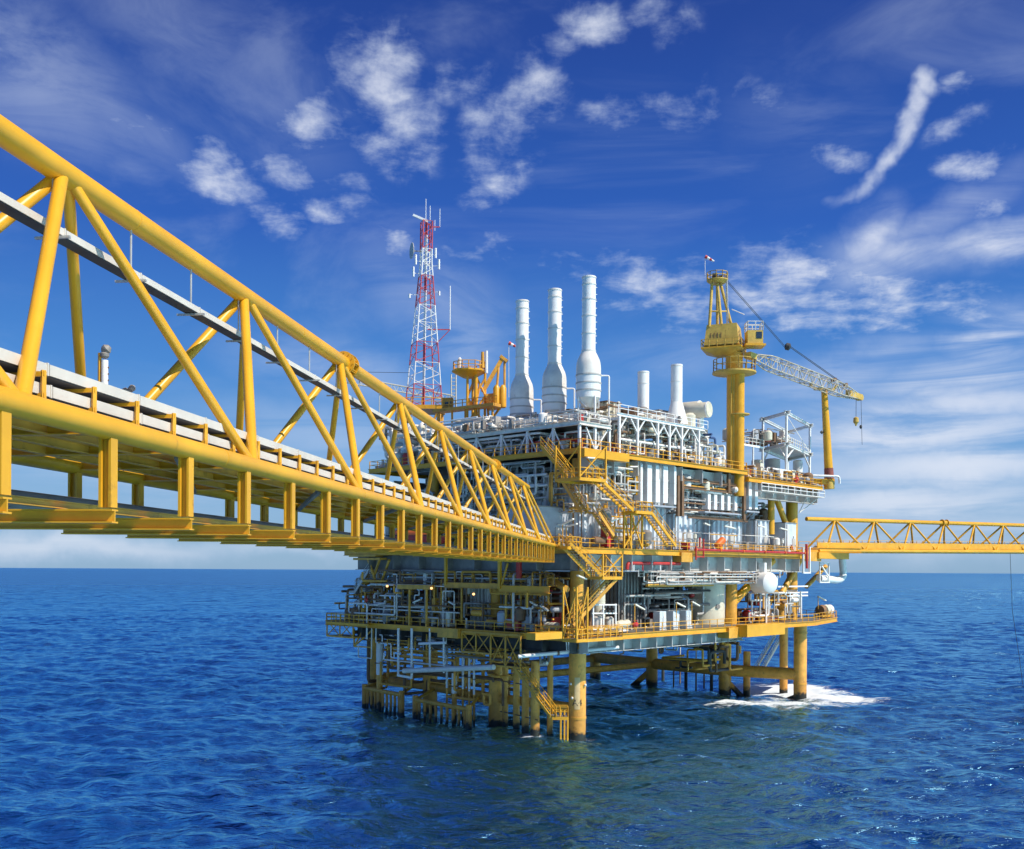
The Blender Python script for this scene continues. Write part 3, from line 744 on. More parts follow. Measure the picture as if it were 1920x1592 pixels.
# under-deck girders: web plates with stiffener fins along both faces, the left coloured darker to carry its shade
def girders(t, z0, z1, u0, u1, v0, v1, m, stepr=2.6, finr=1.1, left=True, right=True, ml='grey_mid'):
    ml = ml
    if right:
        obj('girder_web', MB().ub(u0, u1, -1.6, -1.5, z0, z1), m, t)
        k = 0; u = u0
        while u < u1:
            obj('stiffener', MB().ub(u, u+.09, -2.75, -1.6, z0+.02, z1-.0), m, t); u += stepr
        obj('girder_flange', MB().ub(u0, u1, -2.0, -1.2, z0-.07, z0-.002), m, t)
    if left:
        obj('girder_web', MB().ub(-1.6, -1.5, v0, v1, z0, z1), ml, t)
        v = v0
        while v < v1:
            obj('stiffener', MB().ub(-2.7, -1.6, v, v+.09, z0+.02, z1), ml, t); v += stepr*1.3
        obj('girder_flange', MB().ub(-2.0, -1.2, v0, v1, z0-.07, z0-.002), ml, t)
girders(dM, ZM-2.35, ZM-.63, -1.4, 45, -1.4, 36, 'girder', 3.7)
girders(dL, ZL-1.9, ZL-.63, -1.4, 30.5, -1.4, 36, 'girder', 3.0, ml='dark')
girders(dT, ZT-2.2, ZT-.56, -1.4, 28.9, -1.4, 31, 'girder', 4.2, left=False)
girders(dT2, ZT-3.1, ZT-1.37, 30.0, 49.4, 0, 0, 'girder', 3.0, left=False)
for t, z, d_ in ((dM, ZM-2.0, 1.2), (dL, ZL-1.6, 1.0), (dT, ZT-1.9, 1.2)):
    for v in (5, 11, 17, 23, 29): obj('deck_girder', MB().ibeam(W(-1.4, v, z), W(46 if t is not dT else 29, v, z), .4, .8, .04), 'grey_mid', t)
    for u in (5, 13, 21): obj('deck_girder', MB().ibeam(W(u, -1.4, z+.9), W(u, 35 if t is not dT else 29, z+.9), .4, .8, .04), 'grey_mid', t)
# walkway under side deck (white double rail)
t = thing('white_walkway', 'thin white railed walkway hanging under the side deck at the far right', 'walkway', R(1500, 935, -3.5))
g = MB(); a, b = R(1428,921,-4.2), R(1546,932,-4.2); zc = b.z
g.sheet([Vector((a.x,a.y,zc)), Vector((b.x,b.y,zc)), Vector((b.x,b.y,zc))+Vector((VD.x,VD.y,0))*1.2, Vector((a.x,a.y,zc))+Vector((VD.x,VD.y,0))*1.2], .12); obj('deck_plate', g, 'white_worn', t)
g = MB(); rails(g, [Vector((a.x,a.y,zc)), Vector((b.x,b.y,zc))], .9, 1.6, .04); obj('handrail', g, 'white', t)
for x in (1512, 1535): obj('strut', MB().tube(R(x, 933, -3.6), R(1498, 962, -2.4), .07, 6), 'white_worn', t)
# ---- topside columns
t = thing('column_frame', 'thick yellow columns and sloping braces joining the decks', 'column frame', W(0,0,ZL))
def col(p0, z0, z1, r, m='yellow_worn'): obj('column', MB().tube(Vector((p0.x,p0.y,z0)), Vector((p0.x,p0.y,z1)), r, 20), m, t)
for p in (W(0,0,0), LEGA[2], LEGA[3], LEGA[1]): col(p, ZL, ZM-.7, .74)
for u, v in ((30.8,.2), (47.2,0.6), (47,13.5), (47,26.5), (46,36)): col(W(u,v,0), ZL, ZM-.7, .74)
for u, v in ((47.0,0.6),(47,13.5)): col(W(u,v,0), ZM+.1, ZT-1.5, .82, 'yellow')
for u, v in ((0,0),(0,11.3),(0,23),(30.8,.2),(44.6,20),(15,18)): col(W(u,v,0), ZM+.1, ZT-.7, .62)
def brc(a, b, r, m='yellow_worn'): obj('brace', MB().tube(a, b, r, 14), m, t)
q = R(1446, 950, -.8)
col(Vector((q.x,q.y,0)), ZM+2.6, ZT-1.4, .46, 'yellow')
brc(R(1452,925,-.8), R(1477,992,-.8), .40, 'yellow')
brc(W(30.8,.1,ZL+2.6), R(1448,1050,-1.6), .55, 'yellow'); brc(R(1500,1050,-.6), R(1466,1112,-.6), .42)
brc(R(1068,1105,-.5)+Vector((-.3,0,0)), L(1009,1073,-.5), .36, 'yellow_worn')
brc(L(735,1140,0), L(700,1075,0), .35);
brc(R(1512,1100,3), R(1548,1062,3), .36)
# ================================================================ enclosures on the decks
def enclosure(label, cat, u0, u1, v0, v1, z0, z1, m, faces='rl', pitch=.75, roof='grey_mid', doors=(), name='equipment_enclosure', dep=.26):
    t = thing(name, label, cat, W((u0+u1)/2, (v0+v1)/2, z0))
    if 'r' in faces: obj('corrugated_wall', MB().corr(W(u0,v0,0), W(u1,v0,0), z0, z1, pitch, dep), m, t)
    if 'l' in faces: obj('corrugated_wall', MB().corr(W(u0,v1,0), W(u0,v0,0), z0, z1, pitch, dep), m, t)
    obj('core', MB().ub(u0+dep+.02, u1-.05, v0+dep+.02, v1-.05, z0+.01, z1-.02), m, t)
    obj('roof', MB().ub(u0-.08, u1+.08, v0-.08, v1+.08, z1, z1+.12), roof, t)
    if m in ('panel','blue_grey','cream') and u1-u0 > 2 and 'r' in faces:
        ud = u0+(u1-u0)*.62
        dr = obj('door', MB().ub(ud, ud+.85, v0-.07, v0-.012, z0+.16, z0+2.1), 'grey_light', t); obj('handle', MB().ub(ud+.7, ud+.76, v0-.11, v0-.072, z0+1.0, z0+1.2), 'dark', dr)
        obj('wall_lamp', MB().ub(ud+.25, ud+.6, v0-.2, v0-.01, z0+2.3, z0+2.42), 'lamp_cover', t)
        obj('conduit', MB().tube(W(u0+.25,v0-.09,z0+.15), W(u0+.25,v0-.09,z1-.1), .05, 6), 'brown', t)
    g = MB(); g.ub(u0-.06,u1+.06,v0-.06,v0+.02,z0,z0+.14); g.ub(u0-.06,u0+.02,v0+.02,v1+.06,z0,z0+.14); obj('base_frame', g, roof, t)
    return t
def ru(x, v=-2): return UV(R(x, 1000, v))[0]
def lv(x, u=-2): return UV(L(x, 1000, u))[1]
E = enclosure
# main level, right face: lower tier of corrugated housings
E('long pale blue grey corrugated housing behind the yellow stair tower on the middle deck','housing', ru(1100), ru(1262), -1.0, 9, ZM+.05, ZM+6.6, 'panel')
E('pale corrugated housing in the middle of the right face beside the red pipe','housing', ru(1272), ru(1312), -1.3, 8, ZM+.05, ZM+4.3, 'panel', pitch=1.0)
E('pale corrugated housing with two white lamps by its door','housing', ru(1314), ru(1338), -.4, 8, ZM+.05, ZM+4.0, 'panel')
E('pale corrugated housing left of the sloping yellow brace','housing', ru(1340), ru(1402), -1.2, 8, ZM+.05, ZM+4.3, 'panel', pitch=.9)
E('dark recessed corrugated housing under the pair of white ducts','housing', ru(1404), ru(1426), .8, 8, ZM+.05, ZM+4.1, 'blue_grey')
E('narrow pale corrugated housing near the right end of the middle deck','housing', ru(1427), ru(1452), -1.2, 6, ZM+.05, ZM+4.3, 'panel', pitch=.9)
E('grey recessed housing near the right end of the middle deck','housing', ru(1454), ru(1478), .6, 6, ZM+.05, ZM+4.0, 'blue_grey')
E('plain pale cabinet housing at the far right corner of the middle deck','housing', ru(1479), ru(1499), -1.5, 1.5, ZM+.05, ZM+4.2, 'panel', pitch=4, dep=.03)
# upper tier
E('upper pale corrugated housing directly under the five tall white ducts','housing', ru(1212), ru(1268), -.2, 9, ZM+6.9, ZT-3.0, 'panel')
E('upper corrugated housing between the brown posts on the right face','housing', ru(1275), ru(1315), .3, 9, ZM+4.6, ZM+7.6, 'panel', pitch=.9)
E('upper corrugated housing behind the row of five short white ducts','housing', ru(1317), ru(1392), .6, 9, ZM+4.6, ZM+7.9, 'blue_grey')
E('upper corrugated housing behind the pair of white ducts','housing', ru(1397), ru(1430), .4, 9, ZM+4.5, ZT-2.4, 'panel', pitch=1.0)
# main level left face
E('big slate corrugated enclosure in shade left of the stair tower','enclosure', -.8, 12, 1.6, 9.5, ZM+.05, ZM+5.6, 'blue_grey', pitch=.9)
E('tall slate corrugated wall block in shade behind the bridge end','enclosure', .6, 12, 9.7, 18, ZM+.05, ZT-2.6, 'grey_mid', pitch=.7)  # wall grey darkened to carry the shade of the interior
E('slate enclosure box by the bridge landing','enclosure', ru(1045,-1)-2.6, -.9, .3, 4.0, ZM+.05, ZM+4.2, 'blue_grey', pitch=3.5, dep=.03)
E('dark filler block for shade deep inside the middle deck on the left','enclosure', 1.5, 14, 18.5, 34, ZM+.05, ZT-2.8, 'grey_mid', pitch=.8)  # filler block added so the inside reads dark
E('dark filler block for the shaded core of the middle deck','enclosure', 13, 42, 9.5, 30, ZM+.05, ZT-2.6, 'grey_mid')  # added filler, its dark colour stands for shade in the deck core
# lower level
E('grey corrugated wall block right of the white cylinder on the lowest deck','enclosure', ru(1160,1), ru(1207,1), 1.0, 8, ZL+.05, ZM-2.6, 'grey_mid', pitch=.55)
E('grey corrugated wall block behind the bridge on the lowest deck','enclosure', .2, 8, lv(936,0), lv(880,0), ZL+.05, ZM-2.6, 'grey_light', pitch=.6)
E('dark filler block for the shaded inside of the lowest deck','enclosure', 9, 40, 14, 34, ZL+.05, ZM-2.6, 'dark', pitch=1)  # filler added behind the front, near black in place of interior shade
E('dark filler block for the shade behind the three small cabinets','enclosure', ru(1210,3), ru(1290,3), 4.5, 12, ZL+.05, ZL+5.6, 'dark', pitch=1)  # added dark block standing in for shade under the deck
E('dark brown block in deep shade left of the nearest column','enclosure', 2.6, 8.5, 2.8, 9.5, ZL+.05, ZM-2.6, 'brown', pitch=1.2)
# top deck
E('cream container house behind the white frame on the top deck','container house', ru(1166), ru(1240), 1.4, 7, ZT+.05, ZT+3.6, 'cream', pitch=1.6)
E('pale machinery block under the big white horizontal drum','machinery block', ru(1262), ru(1330), 3, 9, ZT+.05, ZT+2.6, 'grey_light', pitch=1.1)
E('grey machinery block under the three stacks inside the white module','machinery block', .6, 12, 4, 20, ZT+.05, ZW-.6, 'grey_mid', pitch=1.0)
E('beige plant box with a small roof behind the rightmost tall stack','plant box', ru(1152,1), ru(1178,1), 2.2, 5, ZT+4.4, ZT+6.6, 'cream', pitch=1.2, roof='brown')
E('pinkish brown plant box below the shorter small stack','plant box', ru(1184,1), ru(1226,1), 2.2, 7, ZT+4.2, ZT+6.0, 'brown', pitch=1.4)
E('white plant box left of the taller small stack','plant box', ru(1242,1), ru(1262,1), 1.6, 4, ZT+4.2, ZT+6.6, 'white', pitch=2.5, dep=.04)

# ---- tall white ducts
def duct(x, y0, y1, w, v, lab, grp, m='white'):
    p = R(x, y1, v); q = R(x, y0, v)
    t = thing('air_duct', lab, 'air duct', p, grp)
    u = UV(p)[0]
    ww = w/2
    g = MB(); g.quadbox([W(u-ww,v,p.z),W(u+ww,v,p.z),W(u+ww,v+.8,p.z),W(u-ww,v+.8,p.z),W(u-ww,v,q.z-.5),W(u+ww,v,q.z-.5),W(u+ww,v+.8,q.z-.5),W(u-ww,v+.8,q.z-.5)])
    obj('duct_body', g, m, t)
    g = MB(); g.quadbox([W(u-ww,v,q.z-.498),W(u+ww,v,q.z-.498),W(u+ww,v+.8,q.z-.498),W(u-ww,v+.8,q.z-.498),W(u-ww,v+.45,q.z),W(u+ww,v+.45,q.z),W(u+ww,v+1.4,q.z),W(u-ww,v+1.4,q.z)])
    obj('duct_bend', g, m, t)
    g = MB()
    for f in (.2,.5,.8): g.ub(u-ww-.03,u+ww+.03,v-.02,v+.82,p.z+(q.z-p.z)*f,p.z+(q.z-p.z)*f+.05)
    obj('joint_flange', g, 'white_worn', t)
o5 = ['first','second','third','fourth','fifth']
for i, (x, w, y1) in enumerate([(1203,.28,940),(1218,.62,941),(1233.5,.60,942),(1248,.66,943),(1266,.30,946)]):
    duct(x, 862+i*1.4, y1, w*1.35, -2.6, o5[i]+' from the left of the five tall white ducts', 'five tall white ducts')
for i, x in enumerate((1330,1342,1355,1367,1380)):
    duct(x, 920+i*1.2, 955+i*.6, .62, -2.2, o5[i]+' from the left of the five short white ducts', 'five short white ducts')
for i, x in enumerate((1407,1418.5)):
    duct(x, 887+i*1.5, 955, .66, -2.4, ('left','right')[i]+' one of the pair of long white ducts', 'pair of long white ducts')
# duct supports shelf
for x0, x1, y, lab in ((1200,1268,944,'tall'), (1322,1390,958,'short'), (1400,1424,957,'paired')):
    a = R(x0, y, -2.8); b = R(x1, y, -2.8); b.z = a.z
    t = thing('support_shelf', 'grey shelf carrying the '+lab+' white ducts', 'shelf', (a+b)/2)
    n = Vector((VD.x,VD.y,0)); obj('shelf_plate', MB().sheet([a, b, b+n*2.2, a+n*2.2], .18), 'blue_grey', t)
    for k in (.1,.5,.9):
        q = a.lerp(b, k)+n*.1; obj('strut', MB().bar(q-Vector((0,0,.18)), q+n*1.9-Vector((0,0,1.5)), .1, .1), 'blue_grey', t)
# brown frame of posts and beams
t = thing('pipe_gantry', 'rusty brown steel gantry of posts and beams on the right face of the middle deck', 'gantry', R(1272, 1000, -2.4))
for x, y0, y1 in ((1273,892,968),(1281,892,968),(1397,880,976),(1368,870,925)): obj('post', MB().rb(x-2, y0, x+2, y1, -2.5, .3), 'brown', t)
for x0, x1, y in ((1278,1400,913),(1283,1398,899),(1290,1402,969)):
    a = R(x0,y,-2.35); b = R(x1,y,-2.35); b.z = a.z; obj('beam', MB().ibeam(a, b, .25, .32), 'brown', t)
# yellow scaffold frames
t = thing('yellow_frame', 'yellow ladder like frame between the stair tower and the tall white ducts', 'frame', R(1185, 940, -2))
for x in (1178, 1195): obj('post', MB().rb(x-1.6, 868, x+1.6, 928, -2.2, .22), 'yellow', t)
g = MB()
for y in (872, 884, 897, 910, 922): a = R(1178,y,-2.1); b = R(1195,y,-2.1); b.z = a.z; g.bar(a, b, .1)
obj('rungs', g, 'yellow', t)
# storage tank etc on lower deck
def vtank(x, y, r, z0, z1, m, lab, v=1.5, dome=True):
    p = R(x, y, v); c = Vector((p.x,p.y,z0))
    t = thing('storage_tank', lab, 'tank', c)
    h = z1-z0
    pr = [(r,0),(r,h*.97),(r*.6,h)] if dome else [(r,0),(r,h)]
    obj('shell', MB().lathe(c, pr, 36), m, t)
    g = MB()
    for f in (.25,.5,.75): g.lathe(c+Vector((0,0,h*f)), [(r+.02,0),(r+.02,.06)], 36)
    obj('weld_seam', g, m, t)
    q = c+Vector((r*.45,-r*.9,h*.32)); obj('manhole', MB().lathe(q, [(.3,-.1),(.3,.12)], 14, ax=(.45,-.9,0)), 'grey_mid', t)
    return t
vtank(1324, 1150, 2.35, ZL+.05, ZM-2.0, 'cream', 'big pale cylindrical tank on the lowest deck right of the three cabinets', 2.2)
vtank(1122, 1150, .75, ZL+.05, ZM-2.3, 'cream', 'narrow pale cylindrical tank near the corner of the lowest deck', .6)
for i, x in enumerate((1243, 1268, 1292)):
    p = R(x, 1172, -2.2); u, v = UV(p)
    t = thing('control_cabinet', ('left','middle','right')[i]+' one of three pale blue control cabinets by the lowest deck handrail', 'cabinet', W(u,v,ZL), 'three pale blue cabinets')
    obj('housing', MB().ub(u-.62,u+.62,v,v+.9,ZL+.12,ZL+2.15), 'panel', t)
    obj('plinth', MB().ub(u-.66,u+.66,v-.03,v+.93,ZL+.01,ZL+.118), 'cream', t)
    g = MB(); g.ub(u-.34,u-.16,v-.03,v,ZL+1.4,ZL+1.6); g.ub(u+.1,u+.3,v-.03,v,ZL+1.4,ZL+1.6); obj('gauge', g, 'white', t)
    obj('door_edge', MB().ub(u-.02,u+.02,v-.02,v,ZL+.3,ZL+2.05), 'dark', t)
# horizontal vessel with a dished end
p = R(1442, 1093, -3.4)
t = thing('horizontal_vessel', 'white round ended horizontal vessel under the middle deck on the right', 'vessel', p)
ax = Vector((-VD.x, -VD.y, 0)); ax = Vector((math.sin(R_(150)), math.cos(R_(150)), 0))
obj('shell', MB().lathe(p-ax*4, [(.6,1.2),(1.38,1.8),(1.38,4.0),(1.28,4.25),(1.0,4.45),(.5,4.58),(.05,4.62)], 36, ax=ax), 'white', t)
obj('support_post', MB().tube(p-ax*.5-Vector((0,0,1.3)), Vector(((p-ax*.5).x,(p-ax*.5).y,ZL)), .14, 8), 'white', t)
obj('saddle', MB().bar(p-ax*1.2+Vector((0,0,1.2)), p-ax*1.2+Vector((0,0,2.6)), .9, .5), 'white', t)
# box girders protruding at lower deck
solo('box_girder', MB().rb(1401,1170,1472,1192,-4.6,1.6), 'yellow_clean', 'bright yellow box girder sticking out of the lowest deck near the right leg', 'box girder')
solo('box_girder', MB().rb(1367,1176,1396,1196,-3.4,1.6), 'yellow_worn', 'dull ochre box girder end left of the bright yellow box girder', 'box girder')
solo('box_girder', MB().lb(820,1178,858,1196,-3.6,1.5), 'yellow_worn', 'ochre box girder end on the left face of the lowest deck', 'box girder')
solo('box_girder', MB().rb(1278,1036,1300,1054,-3.3,1.2), 'yellow_worn', 'ochre box girder end under the middle deck by the red pipe frame', 'box girder')
solo('box_girder', MB().rb(1497,1034,1540,1052,-2.6,2), 'yellow_worn', 'ochre box girder end at the right end of the middle deck', 'box girder')
solo('box_girder', MB().rb(1536,1036,1592,1048,-2.9,1.6), 'yellow_clean', 'bright yellow landing girder where the right bridge begins', 'box girder')
solo('box_girder', MB().rb(1096,846,1180,861,-3.9,.9), 'yellow_clean', 'bright yellow girder on the right edge of the top deck corner', 'box girder')
solo('box_girder', MB().rb(1004,1186,1054,1199,-4.4,1.2), 'yellow_clean', 'bright yellow balcony beam left of the stair cage on the lowest deck', 'box girder')
# grey/white horizontal beam rack in the lower level
t = thing('beam_rack', 'long pale horizontal beam hanging above the three cabinets', 'beam', R(1275, 1095, -1))
a = R(1213,1091,-1.6); b = R(1336,1095,-1.6); b.z = a.z; obj('top_beam', MB().bar(a, b, .3, .3), 'white_worn', t)
obj('lower_beam', MB().bar(a-Vector((0,0,.42)), b-Vector((0,0,.42)), .34, .34), 'yellow_worn', t)
for k in (.08,.36,.62,.9): q = a.lerp(b,k); obj('hanger', MB().path([q, q+Vector((.1,0,1.2)), q+Vector((.5,.3,2.2))], .05, 6), 'white_worn', t)

# ---- big exhaust stacks
def stack(x, Z, ytop, dia, lab, kind='big', grp='three tall white exhaust stacks', ybase=None):
    p0 = PZ(x, ytop, Z); sc = Z/FPX
    t = thing('exhaust_stack', lab, 'exhaust stack', Vector((p0.x,p0.y,ybase if ybase else ZW)), grp)
    r = dia/2*sc
    zt = p0.z
    if kind == 'big':
        R2 = r*1.83; H = 222*sc; z = lambda px: zt-px*sc
        pr = [(r*1.0, z(136)),(r*1.05, z(0)-.0)]
        c = Vector((p0.x,p0.y,0))
        obj('flue', MB().lathe(c, [(r,z(138)),(r,z(0)),(r*.9,z(0)+.01),(r*.88,z(4))], 32), 'white', t)
        g = MB()
        for px in (1, 14, 42, 73, 106, 138): obj('flue_band', MB().lathe(c, [(r,z(px)),(r*1.07,z(px)+.0),(r*1.07,z(px)-.14),(r,z(px)-.14)][::-1], 32), 'white_worn', t)
        obj('cone', MB().lathe(c, [(R2,z(187)),(R2*.995,z(172)),(R2*.97,z(164)),(R2*.90,z(157)),(R2*.78,z(151)),(r*1.22,z(145.5)),(r*1.03,z(141)),(r*1.02,z(138.2))], 32), 'cream' if 0 else 'white_worn', t)
        obj('silencer', MB().lathe(c, [(R2*.96,z(228)),(R2,z(214)),(R2,z(187.2))], 32), 'white', t)
        g = MB()
        for px in (185, 200, 214): obj('silencer_band', MB().lathe(c, [(R2,z(px)-.1),(R2*1.04,z(px)-.1),(R2*1.04,z(px)+.05),(R2,z(px)+.05)], 32), 'grey_light', t)
        obj('hopper', MB().lathe(c, [(R2*.42,z(246)),(R2*.95,z(228.2))], 24), 'white_worn', t)
        for k in range(4):
            a = k*math.pi/2+.5; q = c+Vector((math.cos(a),math.sin(a),0))*R2*.95
            obj('leg', MB().bar(Vector((q.x,q.y,ZW)), Vector((q.x,q.y,z(226))), .16, .16), 'white', t)
            q2 = c+Vector((math.cos(a+math.pi/2),math.sin(a+math.pi/2),0))*R2*.95
            obj('leg_brace', MB().bar(Vector((q.x,q.y,z(230))), Vector(((q.x+q2.x)/2,(q.y+q2.y)/2,z(246))), .1, .1), 'white', t)
        g = MB()
        for k in range(9): zz = z(20+k*13); g.bar(c+Vector((r,0,zz)), c+Vector((r+.14,0,zz)), .08, .08)
        obj('side_lugs', g, 'white', t)
        q = c+Vector((R2+.9,-.2,0))
        obj('vent_pipe', MB().pipe([c+Vector((R2*.9,-.2,z(186))), Vector((q.x,q.y,z(186))), Vector((q.x,q.y,ZW))], .09, 8), 'white', t)
    else:
        c = Vector((p0.x,p0.y,0)); zb = t.location.z
        hh = zt-zb
        obj('flue', MB().lathe(c, [(r,zb+(hh*.38 if kind == 'cone' else 0)),(r,zt),(r*.88,zt+.01),(r*.86,zt-.3)], 28), 'white', t)
        g = MB()
        for f in (.98,.72): obj('flue_band', MB().lathe(c, [(r,zb+hh*f-.1),(r*1.05,zb+hh*f-.1),(r*1.05,zb+hh*f),(r,zb+hh*f)], 28), 'white_worn', t)
        if kind == 'cone': obj('cone', MB().lathe(c, [(r*2.0,zb),(r*1.8,zb+hh*.1),(r,zb+hh*.378)], 28), 'white', t)
    return t
stack(1104.5, 115.0, 519, 25.5, 'rightmost and tallest of the three tall white exhaust stacks')
stack(1040.5, 118.8, 543, 25, 'middle one of the three tall white exhaust stacks')
stack(979.5, 122.6, 564, 24, 'leftmost of the three tall white exhaust stacks')
stack(1206.5, 121, 697, 21.5, 'shorter plain white stack behind the white frame', 'small', 'two small white stacks', ZT+5.9)
stack(1269, 123, 684, 21.5, 'small white stack with a cone foot behind the white frame', 'cone', 'two small white stacks', ZT+4.9)
# white horizontal drum pair
for k, (x, y, r, Z, lab) in enumerate(((1313,766,.95,128,'left half hidden white drum above the machinery on the top deck'), (1329,768,.95,126,'white round drum with its flat end facing out above the top deck'))):
    p = PZ(x, y, Z); t = thing('drum', lab, 'drum', p)
    obj('shell', MB().lathe(p, [(r*.99,-.1),(r,0),(r,2.6),(r*.9,2.8)], 32, ax=(VD.x-.3,VD.y,0)), 'cream', t)
    obj('end_ring', MB().lathe(p, [(r*1.05,-.02),(r*1.05,.12)], 32, ax=(VD.x-.3,VD.y,0)), 'white', t)
    obj('stand', MB().bar(p+Vector((VD.x,VD.y,0))*1.2-Vector((0,0,.9)), Vector((p.x+VD.x*1.2,p.y+VD.y*1.2,ZT+4.1)), .5, .8), 'white', t)

# ---- white frame on the top deck
def knee(t, p, q, w=.14): obj('knee_brace', MB().bar(p, q, w, w), 'white', t)
def zfix(x, z, v): r = R(x, 1000, v); return Vector((r.x, r.y, z))
t = thing('portal_structure', 'white steel portal frame along the right edge of the top deck', 'frame', R(1240, 840, -2.2))
zr = ZT+4.15
xs = [1160, 1194, 1232, 1254, 1277, 1309]
for x in xs: obj('column', MB().bar(zfix(x, ZT+.05, -2.2), zfix(x, zr, -2.2), .24, .24, up=(VD.x,VD.y,0)), 'white', t)
obj('roof_beam', MB().ibeam(zfix(1156, zr+.16, -2.2), zfix(1320, zr+.16, -2.2), .3, .34), 'white', t)
for v in (2.5, 6.5):
    obj('roof_beam', MB().ibeam(zfix(1156, zr+.16, v), zfix(1326, zr+.16, v), .3, .34), 'white', t)
for x in xs:
    a = zfix(x, zr-.2, -2.1); obj('cross_beam', MB().ibeam(a, a+Vector((VD.x,VD.y,0))*9, .24, .3), 'white', t)
for i, x in enumerate(xs):
    for s in (-1, 1):
        if (i == 0 and s < 0) or (i == len(xs)-1 and s > 0): continue
        knee(t, zfix(x, zr-1.5, -2.2), zfix(x+s*13, zr-.02, -2.2))
obj('roof_plate', MB().sheet([zfix(1158, zr+.37, -1.8), zfix(1326, zr+.37, -1.8), zfix(1326, zr+.37, 7), zfix(1158, zr+.37, 7)], .04), 'white_worn', t)
g = MB(); rails(g, [zfix(1158, zr+.38, -2.2), zfix(1326, zr+.38, -2.2)], .9, 1.7, .03); obj('handrail', g, 'white', t)
# white module columns under module deck (left and right faces)
t = thing('module_substructure', 'white columns and sloping struts carrying the pale deck under the three stacks', 'frame', W(-1.5,-1.5,ZT))
for v in (-1.45, 2.2, 6, 10, 14, 18.5, 23.5):
    obj('column', MB().bar(W(-1.45,v,ZT+.03), W(-1.45,v,ZW-.44), .26, .26), 'white', t)
    if v > 0: 
        for s in (-1, 1): knee(t, W(-1.45,v,ZW-.5), W(-1.45,v+s*1.5,ZT+.1), .13)
for u in (1.1, 3.5):
    obj('column', MB().bar(W(u,-1.45,ZT+.03), W(u,-1.45,ZW-.44), .26, .26), 'white', t)
knee(t, W(1.1,-1.45,ZT+.2), W(-.4,-1.45,ZW-.5)); knee(t, W(1.1,-1.45,ZT+.2), W(3.2,-1.45,ZW-.5))

# ---- open white frame right of the crane with tanks
t = thing('open_frame', 'open white steel frame with two levels on the side deck right of the crane', 'frame', R(1475, 880, 0))
F_ = {}
zb = ZT-.7
c = [R(1474,890,-2.2), R(1518,893,1.4), R(1430,885,3.2), R(1477,880,7.2)]
for q in c: obj('column', MB().bar(Vector((q.x,q.y,zb)), Vector((q.x,q.y,zb+9.4)), .26, .26), 'white', t)
for z in (zb+5.1, zb+9.3):
    for i, j in ((0,1),(0,2),(1,3),(2,3)):
        a, b = c[i].copy(), c[j].copy(); a.z = b.z = z
        d = (b-a).normalized()*.9
        obj('beam', MB().ibeam(a-d, b+d, .34, .4, .05), 'white', t)
for i, j in ((0,1),(0,2)):
    a, b = c[i].copy(), c[j].copy(); m_ = (a+b)/2
    for q in (a, b):
        knee(t, Vector((q.x,q.y,zb+3.2)), Vector((q.x+(m_.x-q.x)*.6,q.y+(m_.y-q.y)*.6,zb+4.95)), .16)
knee(t, Vector((c[1].x,c[1].y,zb+5.4)), Vector((c[0].x,c[0].y,zb+9.0)), .07)
obj('floor_plate', MB().sheet([Vector((q.x,q.y,zb+5.32)) for q in (c[0],c[1],c[3],c[2])], .06), 'white_worn', t)
g = MB(); rails(g, [Vector((c[2].x,c[2].y,zb+5.34)), Vector((c[0].x,c[0].y,zb+5.34)), Vector((c[1].x,c[1].y,zb+5.34))], .95, 1.3, .03); obj('handrail', g, 'white_worn', t)
t = thing('low_white_frame', 'low white frame with pipes between the crane column and the open white frame', 'frame', R(1405, 875, 0))
for x, v in ((1393,0),(1412,0),(1393,4),(1430,0)):
    q = R(x,880,v); obj('post', MB().bar(Vector((q.x,q.y,zb)), Vector((q.x,q.y,zb+4.6)), .16, .16), 'white', t)
a = R(1390,800,0); b = R(1432,800,0); a.z = b.z = zb+4.6; obj('beam', MB().bar(a, b, .2, .25), 'white', t)
g = MB(); rails(g, [a+Vector((0,0,.12)), b+Vector((0,0,.12))], .9, 1.0, .03); obj('handrail', g, 'white_worn', t)
vtank(1448, 860, 1.1, zb+.05, zb+4.2, 'grey_light', 'pale vertical tank inside the open white frame', 4)
vtank(1496, 860, .7, zb+.05, zb+4.4, 'white', 'slim white vertical tank inside the right part of the open white frame', 3)
vtank(1420, 865, .8, zb+.05, zb+3.4, 'cream', 'short cream vertical tank left of the open white frame', 2.5)
vtank(1449, 884, .62, zb+.05, zb+1.6, 'white', 'little white drum tank at the edge of the side deck', -1.8)

